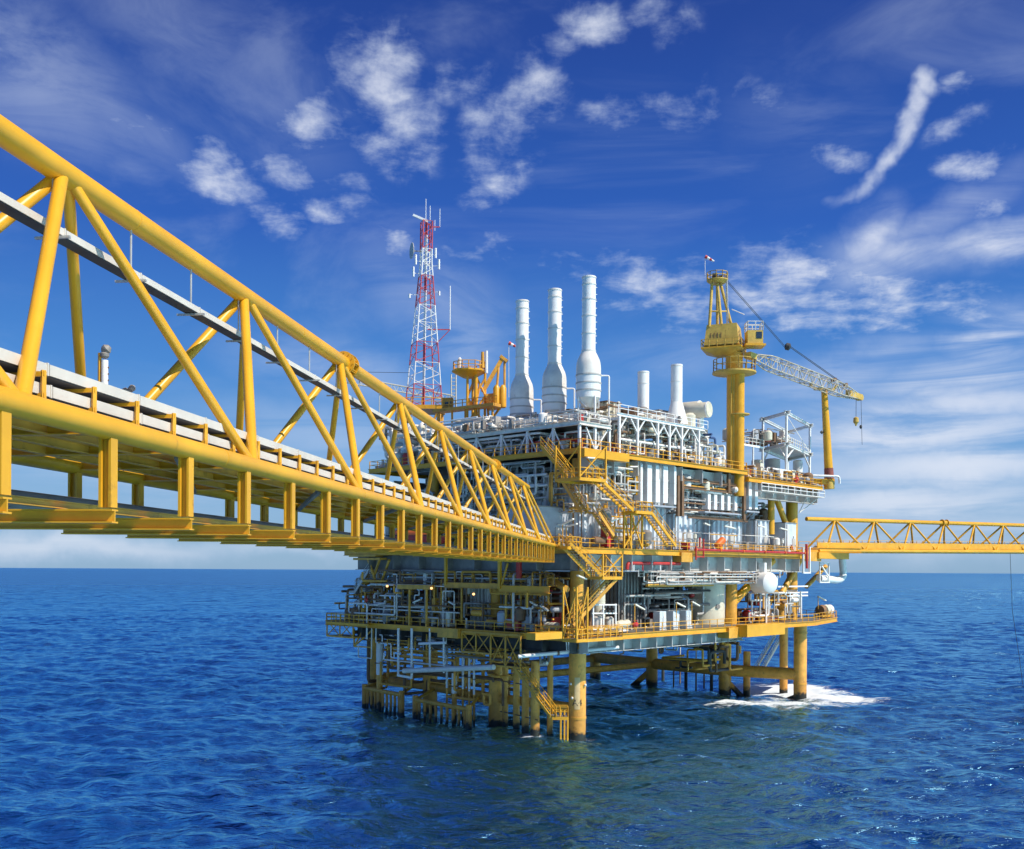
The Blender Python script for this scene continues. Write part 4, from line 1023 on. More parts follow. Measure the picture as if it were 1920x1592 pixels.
# ---- crane
def crane():
    Zc = 129.0; P = lambda x, y, Z=Zc: PZ(x, y, Z)
    base = P(1378, 880)
    t = thing('pedestal_crane', 'big yellow pedestal crane with a lattice boom at rest above the right side', 'crane', Vector((base.x,base.y,ZT-2)))
    z = lambda y: P(1376, y).z
    c = Vector((P(1376,800).x, Zc, 0)); r = 14.5/FPX*Zc
    obj('column', MB().lathe(c, [(r*.95,ZT-.4),(r*.95,z(705))], 28), 'yellow', t)
    q = Vector((P(1384,800).x, Zc-.75, 0)); obj('column_leg', MB().lathe(q, [(r*.62,ZT-3.2),(r*.62,z(700))], 22), 'yellow', t)
    g = MB()
    for dx in (-.55,-.2): g.bar(c+Vector((dx,-r*.9,ZT)), c+Vector((dx,-r*.9,z(705))), .08, .1)
    obj('cable_riser', g, 'yellow_pale', t)
    obj('pedestal', MB().lathe(c, [(r*.98,z(705)),(r*1.1,z(700)),(r*1.1,z(672)),(r*1.2,z(668)),(r*1.2,z(663))], 32), 'yellow', t)
    g = MB(); g.lathe(c, [(.5,z(706)),(2.72,z(701)),(2.72,z(698)),(.5,z(698)+.001)], 24); obj('ring_platform', g, 'yellow_pale', t)
    pts = [c+Vector((math.cos(k*math.pi/8)*2.6, math.sin(k*math.pi/8)*2.6, z(698))) for k in range(17)]
    g = MB(); rails(g, pts, 1.5, 1.2, .04); obj('ring_rail', g, 'yellow_pale', t)
    obj('half_platform', MB().lathe(c+Vector((.6,-.3,0)), [(.4,z(781)),(1.3,z(779)),(1.3,z(777)),(.4,z(777)+.001)], 16), 'yellow_pale', t)
    # machinery house: sloping underside
    b = Vector((P(1357,640).x, Zc, 0)); d = Vector((.93,-.36,0)); n = Vector((.36,.93,0))
    def ring(z_, w, l): return [b-d*w-n*l+Vector((0,0,z_)), b+d*w-n*l+Vector((0,0,z_)), b+d*w+n*l+Vector((0,0,z_)), b-d*w+n*l+Vector((0,0,z_))]
    g = MB(); g.quadbox(ring(z(652),2.15,1.9)+ring(z(613),1.85,1.7)); h = obj('machinery_house', g, 'yellow_pale', t)
    g = MB(); g.quadbox(ring(z(668),.9,.9)+ring(z(658),2.5,2.1)); obj('slew_platform', g, 'yellow_pale', t)
    g = MB(); g.quadbox(ring(z(658)+.005,2.5,2.1)+ring(z(655)+.005,2.5,2.1)); obj('platform_floor', g, 'yellow', t)
    pts = ring(z(655), 2.45, 2.05); g = MB(); rails(g, pts+[pts[0]], .95, 1, .035); obj('house_rail', g, 'yellow_pale', t)
    g = MB()
    for k in range(4):
        a = b-d*(1.3-.42*k)-n*1.84+Vector((0,0,z(634))); g.bar(a-d*.05, a+d*.05, .04, .62)
    obj('logo_bars', g, 'brown', h)  # added brown bars standing in for the faint logo on the house
    # cab
    cb = P(1408, 640)-Vector((0,1.5,0)); g = MB()
    cz0, cz1 = z(652), z(627)
    def cr(z_, w=.95, l=.9): return [cb+Vector((-w,-l,z_-cb.z)), cb+Vector((w,-l,z_-cb.z)), cb+Vector((w,l,z_-cb.z)), cb+Vector((-w,l,z_-cb.z))]
    g.quadbox(cr(cz0)+cr(cz1)); cbo = obj('cab', g, 'yellow_pale', t)
    g = MB(); g.quadbox(cr(cz0-.25,1.25,1.15)+cr(cz0-.005,1.25,1.15)); obj('cab_floor', g, 'yellow', cbo)
    g = MB(); g.bar(cb+Vector((.1,-.93,.25)), cb+Vector((.8,-.93,.25)), .05, .8); g.bar(cb+Vector((.98,-.6,.2)), cb+Vector((.98,.5,.2)), .05, .8); obj('cab_window', g, 'glass', cbo)
    pts = cr(cz1); g = MB(); rails(g, pts+[pts[0]], 1.1, .8, .035); obj('cab_rail', g, 'white_worn', cbo)
    obj('cab_arm', MB().bar(Vector((b.x+1.5,Zc-.8,z(656))), Vector((cb.x,cb.y,z(654))), .6, .4), 'yellow_pale', t)
    # A frame
    topL, topR = P(1334, 530), P(1354, 530)
    feet = [P(1330,613,Zc-1), P(1353,613,Zc-1.2), P(1372,613,Zc-.5), P(1345,613,Zc+1.4)]
    heads = [P(1335,532,Zc-.4), P(1345,532,Zc-.5), P(1351,532,Zc-.2), P(1345,532,Zc+.6)]
    for f, h_ in zip(feet, heads): obj('gantry_leg', MB().tube(f, h_, .19, 10), 'yellow_pale', t)
    g = MB(); mids = [f.lerp(h_, .36) for f, h_ in zip(feet, heads)]
    for i in range(4): g.tube(mids[i], mids[(i+1) % 4], .1, 8)
    obj('gantry_tie', g, 'yellow_pale', t)
    g = MB(); tc = P(1345, 527); g.lathe(tc, [(.9,-.35),(1.35,0),(1.35,.12),(.3,.121)], 16); obj('top_platform', g, 'yellow_pale', t)
    pts = [tc+Vector((math.cos(k*math.pi/5)*1.3, math.sin(k*math.pi/5)*1.3, .12)) for k in range(11)]
    g = MB(); rails(g, pts, .9, 1, .035); obj('top_rail', g, 'yellow_pale', t)
    g = MB(); g.lathe(tc+Vector((-.35,-.3,.5)), [(.4,-.3),(.4,.3)], 16, ax=(1,-.3,0)); g.lathe(tc+Vector((.35,-.3,.35)), [(.28,-.2),(.28,.2)], 16, ax=(1,-.3,0)); obj('top_sheave', g, 'dark', t)
    obj('side_ladder', MB().bar(P(1362,515,Zc-.5), P(1364,612,Zc-.5), .28, .06), 'white_worn', t)
    obj('antenna_arm', MB().tube(P(1372,580,Zc-1), P(1396,590,Zc-1.4), .06, 6), 'white', t)
    # boom: lattice from cab side to tip
    A0 = P(1408, 668, 128); A1 = PZ(1611, 745, 147)
    dd = (A1-A0); L_ = dd.length; dd.normalize(); sdv = Vector((-dd.y, dd.x, 0)).normalized(); up = dd.cross(sdv)*-1
    if up.z < 0: up = -up
    def hb(f): 
        return (.32+ (1.05-.32)*min(1, f/.15)) if f < .8 else (1.05-(1.05-.35)*(f-.8)/.2)
    nb = 22; ch = {}
    for i in range(nb+1):
        f = i/nb; c0 = A0.lerp(A1, f)-Vector((0,0,math.sin(f*math.pi)*-.0)); h_ = hb(f)
        for a in (-1, 1):
            for b_ in (-1, 1): ch[(i,a,b_)] = c0+sdv*a*h_*.62+up*(b_*h_*.78)
    for a in (-1, 1):
        for b_ in (-1, 1):
            obj('boom_chord', MB().path([ch[(i,a,b_)] for i in range(nb+1)], .085, 6), 'boom_grey', t)
    for i in range(nb):
        g = MB()
        k = 1 if i % 2 else -1
        for a in (-1, 1): g.tube(ch[(i,a,-k)], ch[(i+1,a,k)], .045, 5)
        for b_ in (-1, 1): g.tube(ch[(i,-k,b_)], ch[(i+1,k,b_)], .045, 5)
        for p_, q_ in (((-1,-1),(-1,1)),((-1,1),(1,1)),((1,1),(1,-1)),((1,-1),(-1,-1))): g.tube(ch[(i,)+p_], ch[(i,)+q_], .04, 5)
        obj('boom_lacing', g, 'boom_grey' if i % 4 else 'white_worn', t)
    g = MB(); g.bar(A0-dd*.8, A0+dd*.6, 1.0, .7); obj('boom_foot', g, 'yellow_pale', t)
    g = MB(); g.bar(A1-dd*3.2, A1+dd*.1, .75, .8); g.lathe(A1+dd*.2, [(.45,-.35),(.45,.35)], 16, ax=sdv); obj('boom_head', g, 'yellow_pale', t)
    g = MB(); g.lathe(A1-dd*4.0+up*1.0, [(.28,-.25),(.28,.25)], 12, ax=sdv); g.bar(A1-dd*7.6+up*.9, A1-dd*6.9+up*1.25, .5, .4); obj('boom_sheave', g, 'brown', t)
    # pendant lines
    bl = P(1477, 650, 136)
    g = MB()
    for o in (-.22, .22):
        g.tube(tc+Vector((.9,o-.3,.2)), bl+Vector((-.4,o,.0)), .035, 5); g.tube(bl+Vector((.3,o,0)), A1-dd*4.6+up*1.0+Vector((0,o,0)), .045, 5)
    obj('pendant_line', g, 'dark', t)
    obj('pendant_block', MB().lathe(bl, [(.2,-.4),(.48,-.22),(.48,.22),(.2,.4)], 16, ax=(1,-.3,-.3)), 'dark', t)
    # hooks
    a = A1+dd*-.6; 
    hp = P(1605, 785, 146.5)
    obj('hoist_rope', MB().tube(Vector((hp.x,hp.y,a.z)), hp, .035, 5), 'dark', t)
    g = MB(); g.lathe(hp, [(.08,.25),(.36,.1),(.40,-.5),(.16,-.8),(.1,-1.05)], 12); obj('hook_block', g, 'yellow_pale', t)
    h2 = P(1614, 800, 147.4)
    obj('whip_line', MB().tube(Vector((h2.x,h2.y,A1.z)), Vector((h2.x+.2,h2.y,h2.z-2.6)), .03, 5), 'dark', t)
    obj('headache_ball', MB().lathe(h2, [(.05,.25),(.18,.12),(.2,-.1),(.08,-.3)], 10), 'dark', t)
    # boom rest
    b0 = PZ(1555, 905, 143.5); b1 = PZ(1545.5, 732, 143.5)
    t = thing('boom_rest', 'tall tapering yellow boom rest post at the right corner of the side deck', 'boom rest', b0)
    obj('post', MB().tube(b0, b1, .62, 22, .42), 'yellow_clean', t)
    obj('post_foot', MB().tube(b0-Vector((0,0,.9)), b0+Vector((-.05,0,.1)), .72, 20), 'yellow_pale', t)
    obj('foot_band', MB().tube(b0+Vector((-.03,0,.5)), b0+Vector((-.11,0,2.0)), .66, 20, .62), 'rust_red', t)
    g = MB(); g.bar(b1+Vector((-1.4,-.3,.15)), b1+Vector((1.4,.3,.15)), .7, .3); g.bar(b1+Vector((-1.3,-.3,.1)), b1+Vector((-2.1,-.45,.75)), .5, .2); g.bar(b1+Vector((1.3,.3,.1)), b1+Vector((2.0,.45,.95)), .5, .2)
    obj('cradle', g, 'yellow_pale', t)
    g = MB(); g.bar(b0+Vector((-4,-.2,.1)), b0+Vector((.6,0,.1)), .9, .8); obj('foot_girder', g, 'yellow', t)
    obj('drain_pipe', MB().pipe([b0+Vector((-2.6,-.9,.9)), b0+Vector((1.1,-.9,.8)), b0+Vector((1.2,-.8,-.2))], .16, 8), 'white', t)
    g = MB(); g.lathe(b0+Vector((-1.2,-.3,7.0)), [(.1,-.2),(.28,0),(.1,.2)], 10, ax=(1,-.5,0)); g.tube(b0+Vector((-1.2,-.3,7.0)), b0+Vector((-.4,0,7.0)), .05, 6); obj('floodlight', g, 'dark', t)
crane()
# windsocks
for x, y, Z, yb, lab in ((1322,481,129,520,'red and white windsock on top of the crane'), (954,643,128,745,'pale red windsock on a thin pole left of the leftmost tall stack')):
    p = PZ(x, y, Z); b = PZ(x, yb, Z)
    t = thing('windsock', lab, 'windsock', b)
    obj('pole', MB().tube(b, p, .035, 6), 'white_worn', t)
    d = Vector((.86,0,-.45)).normalized()
    for k, m in enumerate(('red','white','red','white')):
        obj('sock_band', MB().tube(p+d*(.32*k), p+d*(.32*k+.32), .24-.035*k, 10, .24-.035*(k+1)), m, t)

# ---- radio tower
def tower():
    Z0 = 146.0
    base = PZ(794, 765, Z0); top = PZ(800, 416, Z0)
    t = thing('radio_tower', 'red and white lattice radio tower with antennas behind the big bridge', 'radio tower', base)
    H = top.z-base.z; wb = 2.15; wt = .68
    def C(f, a, b): 
        w = wb+(wt-wb)*min(1, f/.78); c = base.lerp(top, f)
        an = .35; x, y = a*w, b*w
        return c+Vector((x*math.cos(an)-y*math.sin(an), x*math.sin(an)+y*math.cos(an), 0))
    fr = [0,.115,.235,.345,.45,.545,.63,.705,.78,.85,.925,1.0]
    cols = ['tower_red','white','tower_red','white','tower_red','white','white','tower_red','tower_red','tower_red','tower_red']
    cols = ['tower_red','white','tower_red','white','white','tower_red','tower_red','white','white','tower_red','tower_red']
    cr = [(-1,-1),(1,-1),(1,1),(-1,1)]
    for i in range(len(fr)-1):
        f0, f1 = fr[i], fr[i+1]
        for a, b in cr: obj('tower_leg', MB().tube(C(f0,a,b), C(f1,a,b), .085, 8), cols[i], t)
        g = MB()
        for k in range(4):
            a, b = cr[k], cr[(k+1) % 4]
            g.tube(C(f0,*a), C((f0+f1)/2,*b), .048, 5); g.tube(C((f0+f1)/2,*b), C(f1,*a), .048, 5); g.tube(C(f1,*a), C(f1,*b), .042, 5)
        obj('tower_bracing', g, cols[i], t)
        obj('cable_ladder', MB().bar(base.lerp(top,f0)+Vector((0,-.2,0)), base.lerp(top,f1)+Vector((0,-.2,0)), .42, .12), 'white' if i % 2 else cols[i], t)
    for k, (dx, h, f) in enumerate(((-.1,3.2,1),(.5,2.2,1),(1.9,2.6,.97),(3.6,6.2,.42),(1.2,1.5,.95))):
        q = base.lerp(top, f)+Vector((dx,-.2,0)); obj('whip_antenna', MB().tube(q, q+Vector((0,0,h)), .045 if k != 3 else .07, 6), 'white', t)
        if dx > 1.5: obj('antenna_arm', MB().bar(q, q-Vector((dx-.4,0,.0)), .12, .14), 'tower_red', t)
    obj('antenna_arm', MB().bar(base.lerp(top,.42)+Vector((3.6,-.2,0)), base.lerp(top,.34)+Vector((1.6,-.2,0)), .1, .1), 'tower_red', t)
    q = base.lerp(top, 1.0)+Vector((-.7,-.3,.4)); obj('radar_bar', MB().bar(q-Vector((1.2,0,-.45)), q+Vector((.9,0,-.45)), .35, .3), 'white', t)
    q = base.lerp(top, .84)+Vector((-2.0,-.3,0)); g = MB(); g.lathe(q, [(.05,.35),(.7,.12),(1.15,0),(1.15,-.06)], 20, ax=(.93,.35,0)); obj('dish', g, 'grey_light', t)
    obj('dish_arm', MB().bar(q, q+Vector((1.6,.2,0)), .12, .12), 'grey_mid', t)
    for k, (dx, f) in enumerate(((-1.7,.70),(1.9,.74),(-1.4,.765),(1.4,.80),(2.0,.60),(-2.2,.585))):
        q = base.lerp(top, f)+Vector((dx,-.5,0)); obj('panel_antenna', MB().bar(q, q+Vector((0,0,1.4 if k < 4 else .6)), .22, .2), 'white', t)
        obj('panel_arm', MB().bar(q+Vector((0,0,.5)), q+Vector((-dx*.5,.2,.5)), .07, .07), 'white', t)
    # stand
    t2 = thing('tower_stand', 'yellow platform on columns under the radio tower', 'platform', Vector((base.x,base.y,ZT)))
    bz = base.z
    obj('platform', MB().sheet([base+Vector((x,y,0)) for x, y in ((-2.9,-2.9),(2.9,-2.9),(2.9,2.9),(-2.9,2.9))], .55), 'yellow', t2)
    for x, y in ((-2.4,-2.6),(2.4,-2.6),(2.4,2.6),(-2.4,2.6)): obj('column', MB().tube(Vector((base.x+x,base.y+y,ZT-10)), Vector((base.x+x,base.y+y,bz-.5)), .3, 12), 'yellow_worn', t2)
    for s in (-1, 1): obj('brace', MB().tube(Vector((base.x+s*2.4,base.y-2.6,ZT)), Vector((base.x-s*2.4,base.y-2.6,bz-.6)), .16, 8), 'yellow_worn', t2)
    g = MB(); rails(g, [base+Vector((x,y,.02)) for x, y in ((-2.8,2.8),(-2.8,-2.8),(2.8,-2.8),(2.8,2.8))], 1.0, 1.4, .04); obj('handrail', g, 'yellow', t2)
    g = MB(); q0 = base+Vector((0,0,7)); g.tube(PZ(640, 697, 146), PZ(768, 699, 146), .03, 4); 
    solo('stay_wire', g, 'black', 'thin dark wire running left from the radio tower', 'wire')
tower()

# ---- yellow lookout platform and small crane left of the stacks
def lookout():
    Z = 135.0; P = lambda x, y, dz=0: PZ(x, y, Z+dz)
    c = P(880, 690)
    t = thing('lookout_platform', 'yellow octagonal platform on a braced yellow tower left of the stacks', 'platform', Vector((c.x,c.y,ZT)))
    zz = P(880, 695).z
    obj('platform', MB().lathe(Vector((c.x,c.y,0)), [(.9,zz-.95),(2.3,zz-.22),(2.3,zz),(.2,zz+.001)], 8), 'yellow', t)
    pts = [Vector((c.x+math.cos(k*math.pi/4+.39)*2.2, c.y+math.sin(k*math.pi/4+.39)*2.2, zz)) for k in range(9)]
    g = MB(); rails(g, pts, 1.0, .9, .04); obj('handrail', g, 'yellow', t)
    for x, dz in ((876,-.8),(892,-.8),(909,0),(886,1.4)): obj('column', MB().tube(Vector((P(x,800,dz).x,Z+dz,ZT-.6)), Vector((P(x,800,dz).x,Z+dz,zz-.3)), .17 if x != 892 else .24, 12), 'yellow', t)
    for a, b in (((876,795),(908,745)),((908,795),(876,745)),((876,745),(892,705)),((909,740),(892,705)),((876,770),(909,710)),((886,795),(900,720))): obj('brace', MB().tube(P(a[0],a[1],-.4), P(b[0],b[1],-.4), .14, 8), 'yellow_worn', t)
    g = MB(); g.lathe(P(862,683)+Vector((0,0,0)), [(.12,-.6),(.2,.3),(.25,.7),(.1,.9)], 10); obj('fire_monitor', g, 'white_worn', t)
    g = MB(); g.tube(P(912,700,-1), P(912,658,-1), .2, 10); obj('vent_pipe', g, 'white', t)
    g = MB(); g.tube(P(905,690,-1), P(905,660,-1), .26, 10, .2); obj('sensor_post', g, 'yellow_worn', t)
    g = MB(); a_ = P(818,772,3); b_ = P(932,772,-3); b_.z = a_.z
    t = thing('lower_platform', 'long low yellow railed platform round the feet of the lookout', 'platform', a_)
    obj('beam', MB().bar(a_, b_, 1.6, .4), 'yellow_worn', t)
    rails(g, [a_+Vector((0,-.7,.2)), b_+Vector((0,-.7,.2))], .9, 1.2, .04); obj('handrail', g, 'yellow', t)
    for k in range(5): q = a_.lerp(b_, .05+k*.22); obj('post', MB().bar(Vector((q.x,q.y,ZT)), Vector((q.x,q.y,a_.z-.2)), .2, .2), 'yellow_worn', t)
    t = thing('control_hut', 'small yellow railed hut left of the lookout columns', 'hut', P(838,765,3))
    obj('housing', MB().bar(P(830,757,3), P(850,757,3), 1.4, 1.4), 'yellow_worn', t); obj('window', MB().bar(P(834,756,2.2), P(845,756,2.2), .06, .6), 'glass', t)
    t = thing('small_crane', 'small folded yellow crane with hanging buckets between the lookout and the leftmost stack', 'crane', P(918, 790))
    obj('boom', MB().bar(P(905,735), P(942,672), .5, .5), 'yellow_worn', t)
    obj('boom_head', MB().bar(P(938,668), P(951,678), .7, .4), 'yellow_worn', t)
    g = MB(); 
    for a, b in (((912,740),(918,800)),((935,684),(930,750)),((946,678),(946,745)),((922,800),(925,745)),((915,795),(945,755))): g.tube(P(*a), P(*b), .16, 8)
    obj('support_frame', g, 'yellow_worn', t)
    obj('winch_house', MB().bar(P(912,755), P(938,752), 1.6, 2.0), 'yellow_worn', t)
    for x in (931, 943): obj('bucket', MB().lathe(P(x,742,-1.2), [(.3,-1.6),(.45,-1.5),(.45,1.0),(.2,1.4)], 12), 'yellow', t)
    t = thing('pipe_tower', 'slim tan lattice ladder tower left of the yellow lookout', 'tower', P(852, 790, 4))
    g = MB()
    for x in (846, 855): g.bar(P(x,770,4), P(x,702,4), .12)
    for k in range(9): g.bar(P(846,765-7*k,4), P(855,765-7*k,4), .08)
    obj('ladder', g, 'cream', t)
    t = thing('helideck_arm', 'pale lattice arm stretching left behind the radio tower', 'lattice arm', P(800, 740, 20))
    g = MB()
    for (x0,y0),(x1,y1) in (((640,703),(850,742)),((640,716),(850,752)),((655,705),(655,717))): g.tube(P(x0,y0,20), P(x1,y1,20), .10, 6)
    for k in range(16):
        x = 645+13*k; y = 703+(x-640)*.186; g.tube(P(x,y,20), P(x+7,y+12,20), .05, 5); g.tube(P(x+7,y+12,20), P(x+13,y+2,20), .05, 5)
    obj('lattice', g, 'cream', t)
lookout()
# ================================================================ stairs
def stair(label, p, q, side, m='yellow', width=1.1, rail=True):
    p = Vector(p); q = Vector(q); side = Vector(side).normalized()
    t = thing('staircase', label, 'staircase', p if p.z < q.z else q)
    for k in (0, 1): obj('stringer', MB().bar(p+side*width*k, q+side*width*k, .09, .34), m, t)
    n = max(3, int(abs(p.z-q.z)/.25)); g = MB()
    for i in range(n):
        c = p.lerp(q, (i+.5)/n); hd = Vector((q.x-p.x,q.y-p.y,0)).normalized()
        g.bar(c+side*.05, c+side*(width-.05), .24, .04, up=(0,0,1))
    obj('treads', g, 'grating', t)
    if rail:
        up = Vector((0,0,1))
        for k in (0, 1):
            g = MB(); a = p+side*width*k; b = q+side*width*k
            for h in (.95, .5): g.bar(a+up*h, b+up*h, .055, .055)
            nn = max(2, int((b-a).length/1.3))
            for i in range(nn+1): c = a.lerp(b, i/nn); g.bar(c, c+up*.93, .055, .055)
            obj('handrail', g, m, t)
    return t
def landing(label, pts, z, m='yellow', cage=0.0, th=.32):
    pts = [Vector((p[0],p[1],z)) for p in pts]
    t = thing('stair_landing', label, 'landing', pts[0])
    obj('floor', MB().sheet(pts, .06), 'grating', t)
    g = MB()
    for a, b in zip(pts, pts[1:]+pts[:1]): g.bar(a-Vector((0,0,th/2)), b-Vector((0,0,th/2)), .12, th)
    obj('edge_beam', g, m, t)
    g = MB(); rails(g, pts+[pts[0]], 1.0, 1.0, .035); obj('handrail', g, m, t)
    if cage:
        for i, p in enumerate(pts): obj('post', MB().bar(p, p+Vector((0,0,cage)), .16, .16), m, t)
        for a, b in zip(pts, pts[1:]+pts[:1])  : obj('cage_brace', MB().bar(a+Vector((0,0,.05)), b+Vector((0,0,cage-.1)), .11, .11), m, t)
    return t
vu, uu = Vector((VD.x,VD.y,0)), Vector((UD.x,UD.y,0))
# first flight: top deck down to landing at the corner
stair('upper yellow staircase from the top deck down to the corner landing', L(1027,838,-4.6), L(1076,896,-4.6), -uu)
a = L(1074,898,-5.6); 
zl = R(1090,897,-4.4).z
c1 = [W(-5.8,-2.0,0), W(-5.8,-5.2,0), W(-2.2,-5.6,0), W(-2.2,-2.0,0)]
landing('yellow landing with a tall caged frame at the upper corner of the platform', c1, zl, cage=ZT-zl)
stair('middle yellow staircase running down in front of the slate wall', R(1103,893,-4.2), R(1172,958,-4.2), -vu)
p = R(1174,958,-4.2); q = R(1205,958,-4.2); z2 = p.z
landing('yellow landing halfway down the stairs in front of the pale housing', [p-vu*1.3, q-vu*1.3, q+vu*.6, p+vu*.6], z2)
stair('lower yellow staircase ending on the middle deck near the red pipe', Vector((q.x,q.y,z2)), R(1252,1024,-4.2), -vu)
t = thing('stair_support', 'yellow braced trestle holding up the halfway landing', 'trestle', R(1185, 1024, -3.8))
for x in (1170, 1183, 1204): obj('post', MB().bar(Vector((*R(x,1000,-3.9).xy, ZM)), Vector((*R(x,1000,-3.9).xy, z2-.3)), .18, .18), 'yellow', t)
for a_, b_ in ((1170,1204),(1204,1183),(1183,1170)): obj('brace', MB().bar(Vector((*R(a_,1000,-3.9).xy, ZM+.1)), Vector((*R(b_,1000,-3.9).xy, z2-.4)), .13, .13), 'yellow', t)
# inner shaded stairs
stair('shaded inner staircase against the slate wall, upper flight', L(1062,905,-2.2)+uu*.2, L(1098,962,-2.2)+uu*.2, -uu, 'yellow_worn', .8)
stair('shaded inner staircase against the slate wall, lower flight', R(1112,962,-2.9), R(1140,1005,-2.9), -vu, 'yellow_worn', .8)
# below the bridge landing
stair('yellow staircase going down from the bridge landing to the hanging cage', L(1068,1018,-5.2), L(1068,1018,-5.2)+(R(1128,1080,-5.4)-L(1068,1018,-5.2)), vu.lerp(-uu,.5), 'yellow')
p = R(1130,1081,-5.4); q = R(1166,1081,-5.4)
z3 = p.z
landing('yellow hanging cage landing under the middle deck corner', [p, q, q+vu*2.2, p+vu*2.2], z3, cage=ZM-.7-z3)
stair('dull staircase slanting down left from the hanging cage to the lowest deck', R(1140,1086,-4.2), R(1140,1086,-4.2)+(L(1060,1172,-4.6)-R(1140,1086,-4.2)), -vu, 'yellow_worn')
landing('bridge landing platform with two pale lamps at the platform corner', [L(1046,1026,-3.1), L(1046,1026,-3.1)-uu*2.6-vu*.2, W(-5.7,-3.6,0), W(-3.1,-3.1,0)], ZM+.05, cage=0)
# lower deck corner cage
p = R(1081,1192,-4.8); q = R(1101,1190,-4.8)
landing('yellow braced ladder cage at the corner of the lowest deck', [p, q, q+vu*1.8, p+vu*1.8], ZL-.1, cage=5.2)
landing('long yellow side balcony of the lowest deck by the white pump frame', [R(1083,1192,-4.6), R(1167,1186,-4.6), W(UV(R(1167,1186,-3.2))[0],-3.2,0), W(UV(R(1083,1192,-4.6))[0],-3.2,0)], ZL-.15)
landing('yellow balcony left of the ladder cage on the lowest deck', [L(1054,1192,-4.4), L(1054,1192,-4.4)+uu*1.2, L(1004,1190,-3.2), L(1004,1190,-4.4)], ZL-.1)
# long stair to the sea
stair('long yellow staircase from the hanging cage down to the boat landing', L(976,1252,-3.4), G(1040,1342,3.3)-vu*.2, -uu, 'yellow', .9)
p = G(1040,1342,3.3)
t = landing('small yellow boat landing beside the nearest leg', [p+Vector((-.25,0,0)), p+Vector((1.35,-.1,0)), p+Vector((1.35,1.2,0)), p+Vector((-.25,1.3,0))], 3.2)
for x in (1051, 1058, 1064): solo('ladder_rail', MB().tube(Vector((*G(x,1388).xy,-1)), Vector((*G(x,1388).xy,3.2)), .10, 6), 'yellow', {1051:'left',1058:'middle',1064:'right'}[x]+' one of three thin ladder rails in the water by the nearest leg', 'ladder rail', 'ladder rails at the boat landing')
stair('pale staircase slanting down under the lowest deck near the right leg', R(1468,1192,6), R(1428,1262,6), vu, 'white_worn', 1.2)
# hanging cages under lower deck left
def cage(label, x0, x1, y0, y1, u, d=2.2, m='yellow_worn'):
    va, vb = UV(L(x0,1200,u))[1], UV(L(x1,1200,u))[1]
    za = L((x0+x1)/2,y1,u).z; zb = L((x0+x1)/2,y0,u).z
    t = thing('hanging_cage', label, 'cage', W(u,(va+vb)/2,za))
    n = max(1, int(round(abs(va-vb)/2.4)))
    obj('floor', MB().sheet([W(u,va,za+.06), W(u,vb,za+.06), W(u+d,vb,za+.06), W(u+d,va,za+.06)], .1), 'grating', t)
    for z in (za, zb):
        g = MB()
        for a, b in (((u,va),(u,vb)),((u+d,va),(u+d,vb)),((u,va),(u+d,va)),((u,vb),(u+d,vb))): g.bar(W(*a,z), W(*b,z), .16, .2)
        obj('frame', g, m, t)
    for i in range(n+1):
        v = va+(vb-va)*i/n; obj('post', MB().bar(W(u,v,za), W(u,v,zb), .14, .14), m, t)
        if i < n:
            v2 = va+(vb-va)*(i+1)/n; obj('cross_brace', MB().bar(W(u,v,za), W(u,v2,zb), .09, .09), m, t); obj('cross_brace', MB().bar(W(u+.05,v2,za), W(u+.05,v,zb), .09, .09), m, t)
cage('yellow x braced hanging cage under the left face of the lowest deck', 866, 920, 1186, 1224, -3.2)
cage('deeper yellow x braced hanging cage left of the nearest leg', 920, 976, 1190, 1250, -3.4, 2.6)
cage('far left yellow box frame hanging from the end of the lowest deck', 613, 662, 1165, 1194, -3.1, 2.5)
# left end stair and balcony
stair('grey staircase climbing at the far left end between the two lower decks', L(664,1112,-2), L(692,1068,-2), uu, 'galv')
landing('yellow end balcony at the far left of the lowest deck', [L(613,1166,-4.2), L(690,1168,-4.2), L(690,1168,-2.9), L(613,1166,-2.9)], ZL-.05)
t = thing('left_brace_frame', 'brown strut frame hanging below the far left of the lowest deck', 'frame', L(675,1215,-2))
for a_, b_ in (((664,1178),(664,1212)),((664,1212),(700,1180)),((664,1212),(700,1214)),((700,1180),(700,1214)),((682,1180),(664,1212))): obj('strut', MB().bar(L(*a_,-2), L(*b_,-2), .16, .16), 'yellow_worn', t)
# main deck left end tip
t = thing('end_bracket', 'stepped yellow bracket at the far left tip of the middle deck', 'bracket', L(655,1050,-3))
for k, (x, y) in enumerate(((648,1034),(654,1040),(662,1046))): obj('beam', MB().lb(x, y, x+50, y+4, -3.1-.1*k, 1.2), 'yellow_worn', t)
for a_, b_ in (((690,1048),(708,1100)),((712,1048),(700,1085)),((730,1050),(712,1100))): obj('strut', MB().tube(L(*a_,-2.6), L(*b_,-1.6), .18, 8), 'yellow_worn', t)
# crane-like yellow beams in left lower level
t = thing('monorail_beam', 'shaded yellow lifting beam hanging in the left of the lower level', 'beam', L(790,1108,-3))
a_ = L(748,1100,-3.2); b_ = L(812,1101,-3.2); b_.z = a_.z; obj('beam', MB().bar(a_, b_, .5, .55), 'yellow_worn', t)
for x in (768, 800): obj('post', MB().bar(Vector((*L(x,1100,-3.2).xy, ZL)), Vector((*L(x,1100,-3.2).xy, a_.z)), .2, .2), 'yellow_worn', t)
t = thing('monorail_beam', 'long shaded yellow lifting beam behind the bridge in the lower level', 'beam', L(900,1100,-3))
a_ = L(833,1097,-3.2); b_ = L(933,1101,-3.2); b_.z = a_.z; obj('beam', MB().ibeam(a_, b_, .4, .62), 'yellow_worn', t)
for x in (836,): obj('post', MB().bar(L(x,1045,-3.2), L(x,1097,-3.2), .3, .3), 'yellow', t)
